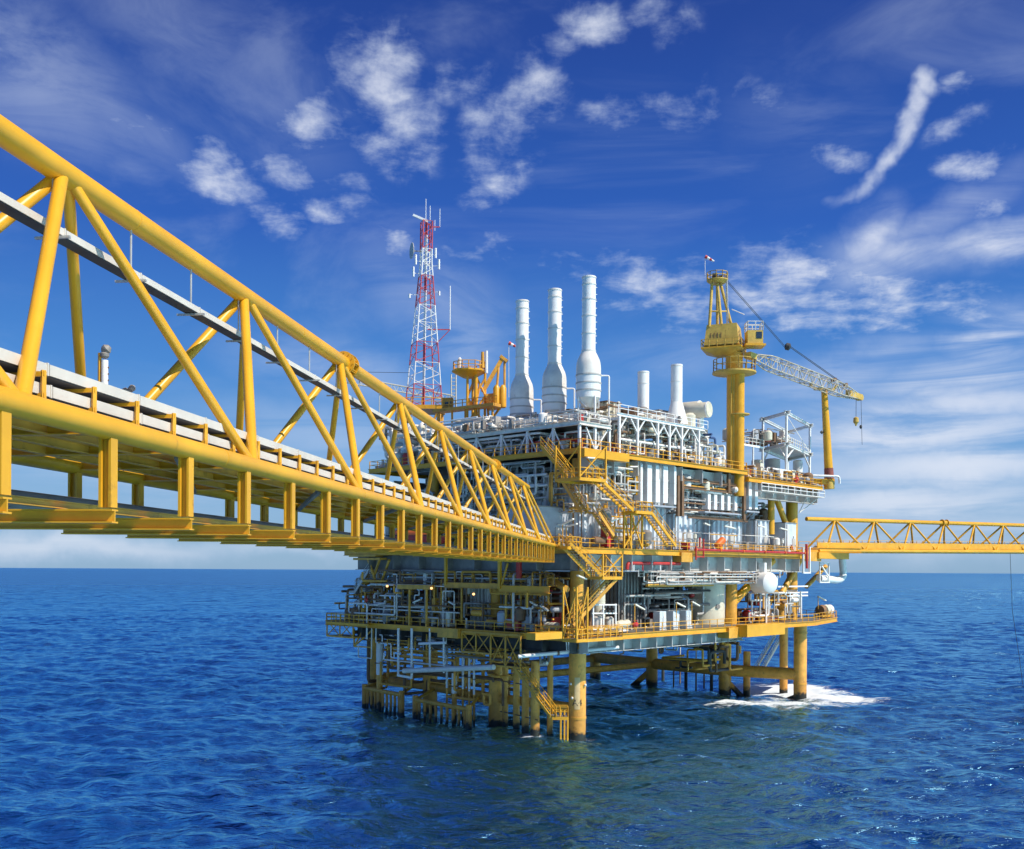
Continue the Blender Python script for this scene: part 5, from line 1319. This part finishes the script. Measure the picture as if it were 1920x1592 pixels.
t = thing('monorail_beam', 'brighter yellow lifting beam nearest the corner in the lower level', 'beam', L(970,1105,-3))
a_ = L(935,1104,-4.2); b_ = L(1030,1105,-4.2); b_.z = a_.z; obj('beam', MB().ibeam(a_, b_, .5, .75), 'yellow', t)
obj('post', MB().bar(L(937,1048,-4.2), L(937,1104,-4.2), .34, .34), 'yellow', t); obj('brace', MB().bar(L(940,1100,-4.2), L(952,1056,-4.2), .16, .16), 'yellow', t); obj('post', MB().bar(L(988,1108,-4.2), L(988,1140,-4.2), .2, .2), 'yellow', t)
# white hangers and long pale booms
t = thing('hanging_pipe_frame', 'white pipe frame hanging from the left of the lowest deck almost to the sea', 'pipe frame', L(760,1265,-3))
for x in (747, 772): obj('pipe', MB().tube(L(x,1178,-3.4), L(x,1267 if x == 747 else 1270,-3.4), .15, 10), 'white', t)
obj('pipe', MB().tube(L(806,1178,-3), L(806,1252,-3), .13, 10), 'white', t)
obj('pipe', MB().tube(L(832,1190,-3), L(832,1262,-3), .12, 8), 'white', t)
obj('crosspiece', MB().bar(L(745,1266,-3.4), L(773,1271,-3.4), .16, .26), 'white', t)
a_ = L(757,1258,-3.9); b_ = L(926,1251,-3.9)
solo('pipe_boom', MB().tube(a_, b_, .30, 12), 'white_worn', 'long pale pipe lying level low under the left part of the lowest deck', 'pipe')
a_ = R(1160,1214,-3.5); b_ = L(972,1231,-6.5)
t = thing('pipe_boom', 'long thin white pipe boom across the corner just below the lowest deck', 'pipe', b_)
obj('boom', MB().tube(a_, b_, .20, 12), 'white', t); obj('clamp', MB().tube(a_.lerp(b_,.6), a_.lerp(b_,.62), .27, 12), 'brown', t)
for x in (1062, 1066, 1148): q = R(x,1190,-3) if x > 1090 else L(x,1190,-3); obj('hanger', MB().tube(Vector((q.x,q.y,ZL-.6)), a_.lerp(b_, (1160-x)/188), .07, 6), 'white', t)
solo('pipe_boom', MB().tube(L(786,1207,-3.6), L(836,1205,-3.6), .16, 10), 'white', 'short white pipe boom under the left face of the lowest deck', 'pipe')
solo('pipe_boom', MB().tube(L(1001,1246,-1.5), L(1026,1244,-1.5), .22, 10), 'white_worn', 'stubby pale pipe behind the long yellow staircase', 'pipe')
for i, (x, y0, y1, m) in enumerate(((838,1205,1290,'white'),(852,1262,1300,'white'),(868,1225,1292,'white'),(880,1225,1296,'white'),(889,1225,1302,'white'),(712,1205,1265,'white'))):
    p = L(x, y1, -1.2); t = thing('riser_pipe', ['first','second','third','fourth','fifth','separate far left'][i]+' white riser pipe near the waterline under the left face', 'riser', Vector((p.x,p.y,-1)), 'white risers under the left face')
    r = .14 if i != 1 else .34
    if i == 5: r = .45
    obj('white_pipe', MB().tube(L(x,y0,-1.2), p, r, 12), m, t); obj('dark_foot', MB().tube(p, Vector((p.x,p.y,-1.5)), r*.9, 10), 'jacket_yellow', t)
    obj('flange', MB().tube(L(x,y0+(y1-y0)*.62,-1.2), L(x,y0+(y1-y0)*.62+1.5,-1.2), r*1.5, 12), 'brown', t)
# big white loop pipe at the right end
t = thing('pipe_loop', 'thick white looping pipe hanging below the right bridge landing', 'pipe', R(1570,1085,-1))
v_ = -1.2
obj('pipe', MB().pipe([R(1530,1030,v_), R(1552,1022,v_), R(1580,1028,v_), R(1579,1050,v_), R(1582,1083,v_), R(1570,1088,v_), R(1536,1084,v_)], .52, 14, 2.0), 'white', t)
g = MB()
for a_, b_ in (((1537,1048),(1537,1092)),((1554,1056),(1554,1092)),((1537,1092),(1555,1092)),((1537,1056),(1554,1056)),((1540,1060),(1553,1080))): g.bar(R(*a_,-1.9), R(*b_,-1.9), .16)
obj('support_frame', g, 'white', t)
t = thing('pipe_riser_frame', 'white and red narrow pipe frame at the right end of the middle deck', 'pipe frame', R(1510,1070,-3))
for x, m in ((1506,'white'),(1518,'white')): obj('post', MB().bar(R(x,1026,-3.6), R(x,1074,-3.6), .2, .2), m, t)
obj('red_pipe', MB().tube(R(1512,1020,-3.6), R(1513,1066,-3.6), .18, 8), 'red', t); obj('crosspiece', MB().bar(R(1505,1074,-3.6), R(1519,1074,-3.6), .25, .2), 'white', t)
# red fire pipes
t = thing('fire_pipe', 'red fire pipe line running along the edge of the middle deck on the right', 'fire pipe', R(1400,1026,-3.4))
a_ = R(1305,1023,-3.6); b_ = R(1508,1026,-3.6); b_.z = a_.z = ZM+.12
obj('pipe', MB().tube(a_, b_, .15, 8), 'red', t)
for k in range(6): q = a_.lerp(b_, k/5.); obj('clamp', MB().tube(q-uu*.1, q+uu*.1, .22, 8), 'orange', t)
t = thing('fire_pipe', 'red fire pipe under the middle deck right of the hanging cage', 'fire pipe', R(1225,1057,-2))
obj('pipe', MB().pipe([R(1176,1068,-2.4), R(1177,1056,-2.4), R(1275,1057,-2.4)], .19, 8), 'red', t)
for k, x in enumerate((1188,1205,1238,1255)): obj('branch', MB().tube(R(x,1057,-2.4), R(x,1070,-2.4), .09, 6), 'red' if k % 2 else 'white', t)
t = thing('red_frame', 'small red pipe frame dropping below the middle deck by the ochre girder end', 'pipe frame', R(1312,1040,-3.6))
g = MB()
for a_, b_ in (((1305,1024),(1305,1050)),((1319,1010),(1319,1046)),((1305,1044),(1319,1044)),((1305,1030),(1319,1030)),((1312,1008),(1312,1026))): g.bar(R(*a_,-3.7), R(*b_,-3.7), .14)
obj('frame', g, 'red', t)
t = thing('fire_pipe', 'bright red upright pipe in the shade left of the nearest column', 'fire pipe', L(973,1085,-2.5))
obj('pipe', MB().tube(L(973,1052,-3), L(973,1085,-3), .32, 10), 'red', t); obj('flange', MB().tube(L(973,1070,-3), L(973,1072,-3), .42, 10), 'red', t)
for i, (x, v, lab) in enumerate(((1136,-2.4,'red extinguisher cabinet at the foot of the stair trestle'),(1285,-2.2,'small red fire bell drum on the middle deck'))):
    p = R(x,1018,v); t = thing('fire_cabinet', lab, 'fire cabinet', Vector((p.x,p.y,ZM)))
    h = 2.0 if i == 0 else 1.0
    obj('housing', MB().bar(Vector((p.x,p.y,ZM+.2)), Vector((p.x,p.y,ZM+h)), .9, .6), 'red', t); obj('foot', MB().bar(Vector((p.x,p.y,ZM+.02)), Vector((p.x,p.y,ZM+.2)), .7, .4), 'dark', t)
    obj('handle', MB().bar(Vector((p.x+.1,p.y-.5,ZM+h*.5)), Vector((p.x+.1,p.y-.5,ZM+h*.65)), .06, .06), 'white', t)
p = R(1350,1010,-2.4); t = thing('life_raft_canister', 'orange canister tilted on a stand at the middle deck edge', 'canister', Vector((p.x,p.y,ZM)))
obj('canister', MB().lathe(Vector((p.x,p.y,ZM+1.1)), [(.3,-.9),(.45,-.7),(.45,.7),(.3,.9)], 14, ax=(UD.x,UD.y,.6)), 'orange', t); obj('stand', MB().bar(Vector((p.x,p.y,ZM)), Vector((p.x,p.y,ZM+.8)), .5, .5), 'yellow', t)
# red lifeboat hull behind the bridge
def lifeboat():
    a_ = L(765,1002,-1.0); b_ = L(890,1000,-1.0); c = (a_+b_)/2; d = (b_-a_); ln = d.length; d.normalize(); n = Vector((-d.y,d.x,0))
    c = Vector((c.x,c.y,ZM+1.0))-uu*3.2
    t = thing('lifeboat', 'red enclosed lifeboat hanging behind the posts of the big bridge', 'lifeboat', c)
    def hull(s0, s1, zs, nn=14):
        g = MB(); m = 12; prev = None
        for i in range(nn+1):
            f = i/nn*2-1; w = math.sqrt(max(0, 1-abs(f)**2.6)); k = len(g.v)
            for j in range(m+1):
                a = math.pi*j/m
                g.v.append(tuple(c+d*f*ln*.42+n*math.cos(a)*1.45*w+Vector((0,0,zs*math.sin(a)*(.25+.75*w)*s1+s0))))
            if prev is not None:
                for j in range(m): g.f.append((prev+j, prev+j+1, k+j+1, k+j))
            prev = k
        return g
    obj('hull', hull(.6, 1.25, -1), 'red', t); obj('canopy', hull(.62, 1.05, 1), 'orange', t)
    g = MB(); g.bar(c-d*ln*.40+Vector((0,0,.62)), c+d*ln*.40+Vector((0,0,.62)), 2.7, .12); obj('gunwale', g, 'black', t)
lifeboat()
# floodlight fittings: little tilted pale bars on posts
def fitting(px, py, dx, dy, pl, off, lab, post=None, m='lamp_cover'):
    f = R if pl == 'R' else L
    a_ = f(px, py, off); b_ = f(px+dx, py+dy, off)
    t = thing('strip_lamp', lab, 'lamp', a_)
    obj('lamp_cover', MB().bar(a_, b_, .28, .14), m, t)
    if post: obj('post', MB().bar(a_, f(px, py+post, off), .08, .08), 'yellow_worn', t)
fit = [(1055,983,20,-10,'L',-4.6,'tilted pale strip lamp over the bridge landing, upper one',45),(1062,988,20,-6,'L',-5.2,'tilted pale strip lamp over the bridge landing, lower one',40),
 (1144,978,16,-6,'R',-3.6,'tilted strip lamp in front of the slate wall by the stair trestle',0),(1100,858,14,1,'R',-4.2,'strip lamp under the bright yellow girder at the top corner',0),
 (1320,981,10,4,'R',-2.8,'strip lamp on the housing with two white lamps',0),(1358,986,20,5,'R',-2.9,'strip lamp in front of the housing left of the sloping brace',0),
 (1420,985,14,4,'R',-2.9,'strip lamp in front of the dark recessed housing',0),(1462,990,14,4,'R',-2.9,'strip lamp on the grey recessed housing near the right end',0),
 (1268,1130,16,8,'R',-2.8,'tilted strip lamp above the right cabinet',30),(1297,1128,14,8,'R',-2.8,'tilted strip lamp in front of the big pale tank',44),
 (1190,1133,18,10,'R',-2.9,'tilted strip lamp right of the white pump frame',48),(1083,1079,16,7,'R',-4,'tilted strip lamp under the hanging cage',0),
 (994,1128,12,7,'L',-3.3,'tilted strip lamp left of the ladder cage, far one',0),(1014,1136,14,9,'L',-3.3,'tilted strip lamp left of the ladder cage, near one',50),
 (775,1130,14,-6,'L',-3.2,'tilted strip lamp by the posts of the left lower level',0),(842,1128,10,6,'L',-3.2,'strip lamp in front of the grey wall behind the bridge',0),
 (982,1141,16,0,'L',-3.4,'level strip lamp on the post under the bright lifting beam',0),(1180,875,14,0,'R',-3,'strip lamp by the yellow ladder frame',0),
 (1534,1118,14,8,'R',1,'tilted white strip lamp on a post at the right tip of the lowest deck',24)]
for x, y, dx, dy, pl, off, lab, post in fit: fitting(x, y, dx, dy, pl, off, lab, post)
for i, (x, y) in enumerate(((726,1099),(809,1103),(888,1114))):
    p = L(x, y, -3.6); t = thing('lit_lamp', ('left','middle','right')[i]+' small glowing orange lamp in the shaded left lower level', 'lamp', p, 'glowing orange lamps')
    obj('bulb', MB().lathe(p, [(.05,-.14),(.15,-.07),(.15,.07),(.05,.14)], 10), 'lamp_glow', t); obj('bracket', MB().bar(p+Vector((0,0,.14)), p+Vector((0,.5,.5)), .06, .06), 'grey_mid', t)
# white pump frame on lower deck corner
t = thing('pump_skid', 'white equipment frame with dark round gauges by the lowest deck corner', 'pump frame', R(1140,1180,-2.4))
g = MB()
for x in (1112,1131,1154): g.bar(R(x,1132,-2.7), R(x,1180,-2.7), .16)
for y in (1134,1150,1180): g.bar(R(1110,y,-2.7), R(1156,y,-2.7), .14)
obj('frame', g, 'white', t)
for i in range(6):
    x = 1135+7*(i % 3); y = 1138+8*(i//3); p = R(x, y, -2.8); obj('gauge', MB().lathe(p, [(.15,-.1),(.15,.1)], 12, ax=(-VD.x,-VD.y,0)), 'dark', t)
for x, y, r in ((1120,1168,.55),(1142,1170,.5)): p = R(x,y,-1.8); obj('motor', MB().lathe(p, [(r*.6,-.8),(r,-.6),(r,.6),(r*.6,.8)], 14, ax=(0,0,1)), 'white_worn', t)
t = thing('pump_set', 'cream pump set with motor between the white frame and the red valve', 'pump', R(1168,1175,-2.4))
for x, y, r in ((1162,1172,.5),(1172,1170,.42)): p = R(x,y,-2.2); obj('pump_body', MB().lathe(p, [(r*.5,-.7),(r,-.45),(r,.45),(r*.7,.7)], 14, ax=(UD.x,UD.y,0.2)), 'cream', t)
obj('skid', MB().rb(1155,1180,1178,1184,-2.8,1.2), 'white', t)
p = R(1191,1171,-2.8); t = thing('valve', 'bright red valve wheel on the lowest deck handrail line', 'valve', p)
obj('body', MB().lathe(p, [(.14,-.4),(.3,-.2),(.3,.2),(.14,.4)], 12, ax=(UD.x,UD.y,0)), 'red', t); obj('wheel', MB().lathe(p+Vector((0,0,.4)), [(.26,0),(.26,.05)], 14), 'red', t)
t = thing('arched_frame', 'white arched equipment frame at the right end of the lowest deck', 'frame', R(1485,1150,-1))
for k, x in enumerate((1463, 1487, 1508)):
    obj('post', MB().bar(R(x-6,1110,-.5), R(x-6,1160,-.5), .18), 'white', t)
for x in (1463,1486):
    c_ = R(x+5,1128,-.5); pts = [c_+uu*math.cos(a)*1.15+Vector((0,0,math.sin(a)*1.1)) for a in [math.pi*k/8 for k in range(9)]]
    pts = [pts[0]-Vector((0,0,1.6))]+pts+[pts[-1]-Vector((0,0,1.6))]; obj('arch', MB().path(pts, .13, 6), 'white', t)
for y in (1112, 1118, 1100): a_ = R(1458,y,-.6); b_ = R(1514,y,-.6); b_.z = a_.z; obj('beam', MB().bar(a_, b_, .18, .2), 'white', t)
for x in (1468, 1490): p = R(x,1133,.8); obj('drum', MB().lathe(p, [(.8,-.3),(.85,0),(.8,1)], 18, ax=(VD.x,VD.y,0)), 'dark' if x == 1468 else 'yellow', t)
# end tip machinery of lower deck
p = W(58.2,1.2,ZL+1.15); t = thing('hose_reel', 'cream and brown hose drums on the outer right tip of the lowest deck', 'hose reel', p)
for k, (dx, m) in enumerate(((-1.3,'brown'),(0,'cream'),(1.0,'white'))): obj('drum', MB().lathe(p+uu*dx, [(.3,-.5),(.75,-.4),(.75,.4),(.3,.5)], 16, ax=(UD.x,UD.y,0.1)), m, t)
obj('base', MB().bar(p-uu*2-Vector((0,0,.9)), p+uu*1.6-Vector((0,0,.9)), 1.4, .25), 'yellow', t)

# ================================================================ pipework that fills the decks
def rpipe(rg, box, r, m, t, frame):
    """an orthogonal pipe run with 2-5 bends inside box=(a0,a1,b0,b1,z0,z1) in (u,v,z)"""
    a0, a1, b0, b1, z0, z1 = box
    p = [rg.uniform(a0, a1), rg.uniform(b0, b1), rg.uniform(z0, z1)]
    pts = [W(*p)]; last = None
    for _ in range(rg.randint(2, 5)):
        op = [x for x in frame if x != last] or list(frame)
        ax = rg.choice(op); last = ax
        lo, hi = ((a0, a1), (b0, b1), (z0, z1))[ax]
        nv = rg.uniform(lo, hi) if rg.random() < .45 else min(hi, max(lo, p[ax]+rg.uniform(-5, 5)))
        if abs(nv-p[ax]) < 6*r: nv = min(hi, max(lo, p[ax]+rg.choice([-1, 1])*8*r))
        if abs(nv-p[ax]) < 3*r: continue
        p[ax] = nv; pts.append(W(*p))
    if len(pts) < 2: return
    obj('pipe', MB().pipe(pts, r, 8), m, t)
def rack(label, box, n, seed, mats=('white_worn','grey_light','galv','white','yellow_worn'), rr=(.05,.16), gear=10, lamp=True, frame=(0,1,2)):
    rg = random.Random(seed); a0, a1, b0, b1, z0, z1 = box
    t = thing('pipework', label, 'pipework', W((a0+a1)/2, (b0+b1)/2, z0))
    for i in range(n): rpipe(rg, box, rg.uniform(*rr), rg.choice(mats), t, frame)
    for i in range(gear):
        u, v = rg.uniform(a0, a1), rg.uniform(b0, b1); z = z0+.02 if rg.random() < .55 else rg.uniform(z0, z1-1)
        k = rg.random(); s = rg.uniform(.3, .7); c = W(u, v, z)
        m = rg.choice(mats+('cream','red','grey_mid','brown','blue_grey'))
        if k < .35: obj('vessel', MB().lathe(c, [(s*.5,0),(s,.15),(s,s*2.2),(s*.6,s*2.6),(s*.1,s*2.7)], 14), m, t)
        elif k < .6: obj('cabinet', MB().ub(u-s*.7,u+s*.7,v,v+s,z,z+s*2.6), m, t)
        elif k < .8:
            q = c+Vector((0,0,s)); ax = (uu if rg.random() < .5 else vu)
            obj('vessel', MB().lathe(q-ax*s*1.4, [(s*.3,0),(s*.6,.15),(s*.6,s*2.6),(s*.3,s*2.8)], 14, ax=ax), m, t)
        else:
            g = MB(); g.lathe(c+Vector((0,0,.4)), [(.1,0),(.22,.1),(.22,.5),(.1,.6)], 10); g.lathe(c+Vector((0,0,1.1)), [(.25,0),(.25,.04)], 12); g.bar(c, c+Vector((0,0,1.1)), .08); obj('valve', g, m, t)
    return t
B_ = ('white_worn','grey_light','galv')
Y_ = ('yellow_worn','white_worn','grey_light','galv','brown')
rack('dense white pipework in shade above the bridge end on the left face', (-2.7,.4,2,14,ZT-6.6,ZT-2.4), 60, 1, B_, (.06,.15), 0)
rack('white pipework in shade behind the far part of the bridge', (-2.7,.4,14,30,ZM+.3,ZT-2.6), 80, 2, B_, (.06,.16), 24)
rack('pipework at the foot of the slate walls by the bridge end', (-2.7,-1.2,4,14,ZM+.1,ZM+4), 22, 3, Y_, (.05,.12), 12)
rack('pipes hanging under the middle deck along the right face', (10,34,-2.6,-.6,ZM-3.9,ZM-2.5), 60, 4, B_+('brown',), (.05,.13), 0, frame=(0,2,0))
rack('pipes hanging under the middle deck along the left face', (-2.7,-.4,1,34,ZM-4.2,ZM-2.5), 50, 5, ('brown','grey_mid','galv','yellow_worn'), (.05,.14), 0, frame=(1,2,1))
rack('pumps and pipes along the left face of the lowest deck', (-2.6,-.3,2,38,ZL+.1,ZM-2.6), 50, 6, ('yellow_worn','yellow_worn','brown','grey_mid','white_worn'), (.05,.14), 60, frame=(2,0,2,1))
rack('pipes below the lowest deck along the left face', (-2.6,4,3,36,ZL-3.2,ZL-1.2), 46, 7, ('brown','dark','grey_mid','yellow_worn','galv'), (.06,.16), 0)
rack('pumps and pipes near the right column of the lowest deck', (33,46,-1.9,3,ZL+.1,ZL+4.2), 40, 8, Y_+('white','red'), (.06,.15), 40, frame=(2,0,2,1))
rack('pipes below the lowest deck along the right face', (6,30,0,4,ZL-2.8,ZL-1.9), 9, 9, ('grey_mid','brown','galv'), (.05,.12), 0)
rack('piping between the tall white ducts and the crane column', (ru(1270),ru(1400),-2.2,0.2,ZM+7.2,ZT-2.3), 60, 10, ('cream','white_worn','brown','yellow_worn','white'), (.07,.2), 30)
rack('thin piping in front of the pale housings on the middle deck', (ru(1200),ru(1500),-2.4,-1.7,ZM+.1,ZM+2.2), 14, 12, B_+('yellow',), (.03,.06), 12)
rack('piping among the white module columns below the stacks', (-1.2,2.6,-1,22,ZT+.1,ZW-.6), 70, 13, B_+('white','red'), (.06,.17), 36)
rack('white piping and rails on the pale module deck round the stacks', (-1.4,3.4,-1.2,23,ZW+.1,ZW+1.2), 60, 14, ('white','white_worn','galv'), (.05,.13), 40)
rack('tall white vents and pipes behind the three stacks', (3.8,9,2,22,ZT+3,ZW+2.6), 60, 15, ('white','white_worn','galv','yellow_worn'), (.06,.18), 26)
rack('big white pipe racks at the far left of the top deck', (-2.4,3,23,31.5,ZT+.1,ZT+5.2), 70, 16, ('white','white_worn','galv','grey_light'), (.1,.3), 34)
rack('piping and plant inside the white portal frame', (ru(1160),ru(1320),-1.6,1.2,ZT+.1,ZT+3.9), 60, 17, ('white','white_worn','cream','brown','grey_mid'), (.06,.16), 34)
rack('plant and vents on the roof of the white portal frame', (ru(1170),ru(1320),-1,6,ZT+4.6,ZT+5.9), 30, 18, ('white','cream','brown','white_worn'), (.06,.14), 26)
rack('piping behind the white portal frame near the crane', (ru(1316),ru(1362),-2,5,ZT+.1,ZT+4.2), 44, 19, ('white','white_worn','blue','cream'), (.07,.16), 20)
rack('valves and piping at the foot of the open white frame', (31,48.5,-2.6,1,ZT-.7,ZT+.9), 56, 20, ('white','cream','brown','yellow_worn','white_worn'), (.05,.14), 46)
rack('plant on the upper floor of the open white frame', (36,45,-1,5,ZT+4.7,ZT+6.4), 26, 21, ('white_worn','brown','cream','grey_mid'), (.05,.12), 26)
rack('piping below the side deck at the right', (36,43,1,5,ZM+4.4,ZM+7.0), 22, 22, ('white_worn','cream','grey_mid','brown'), (.07,.18), 14)
rack('rusty valves and piping above the far long brace', (34,44,6,14,4.2,ZL-1.2), 24, 23, ('yellow_worn','brown','dark'), (.1,.25), 0)
rack('piping in the middle of the lowest deck behind the cabinets', (9,30,.6,4,ZL+.1,ZM-2.7), 60, 24, ('grey_mid','dark','galv','grey_light'), (.06,.18), 24)
rack('dark machinery and pipes in the shaded left lower level', (.4,6,12,36,ZL+.1,ZM-2.7), 70, 25, ('grey_mid','brown','grey_light','red','yellow_worn'), (.08,.25), 50, frame=(2,0,2,1))
rack('piping on the left face of the lowest deck next to the nearest column', (-2.4,2,1.5,9,ZL+.1,ZM-3), 50, 26, ('brown','grey_mid','yellow_worn','galv','red'), (.05,.16), 22)
rack('yellow worn pipes round the stair trestle on the middle deck', (ru(1110),ru(1200),-2.8,-1.2,ZM+.1,ZM+5), 26, 27, ('yellow_worn','galv','yellow'), (.04,.09), 10)
rack('pipework hanging above the bridge landing under the top deck', (-2.6,1,-2.4,3,ZT-6.5,ZT-2.3), 46, 28, B_+('yellow_worn',), (.06,.14), 0)
rack('hanging conduit below the top deck edge left of the tall ducts', (ru(1110),ru(1200),-2.4,-1.2,ZT-5,ZT-1.2), 44, 29, ('grey_light','brown','galv','white_worn'), (.05,.13), 0)

rack('upright white and grey pipes in the shaded gap under the left of the top deck', (-2.6,-.2,1,16,ZM+5.4,ZT-.8), 50, 31, B_+('galv',), (.05,.13), 0, frame=(2,1,2))
rack('white drop pipes in front of the left of the lowest deck', (-3.0,-1.8,14,36,ZL-4.5,ZL+5), 15, 32, ('white','white_worn','yellow_worn'), (.06,.14), 0, frame=(2,1,2))
rack('bright piping under the middle deck girders of the right face', (8,40,-2.8,-1.9,ZM-3.6,ZM-2.2), 16, 33, ('white','white_worn','galv','brown'), (.05,.11), 0, frame=(2,0,2))
rack('yellow frames and pipes at the far left of the lowest deck', (-2.6,3,30,40,ZL+.1,ZL+4.5), 36, 34, ('yellow_worn','yellow_worn','brown','white_worn'), (.08,.16), 24, frame=(2,1,2,0))
rack('white piping at the left part of the top deck beside the lookout', (-2.8,2,10,24,ZW+.1,ZW+1.8), 40, 35, ('white','white_worn','galv'), (.06,.16), 16)

rack('worn yellow tubes and framing close above the water under the left face', (-2.2,3.5,9,37,2.6,ZL-1.4), 44, 36, ('jacket_yellow','yellow_worn','jacket_yellow','brown'), (.09,.24), 0, frame=(2,1,2,0))
rack('dense thin white and grey piping in front of the upper housings', (ru(1205),ru(1430),-1.9,-.4,ZM+4.4,ZM+7.4), 34, 37, ('white_worn','galv','brown','white'), (.04,.10), 0)
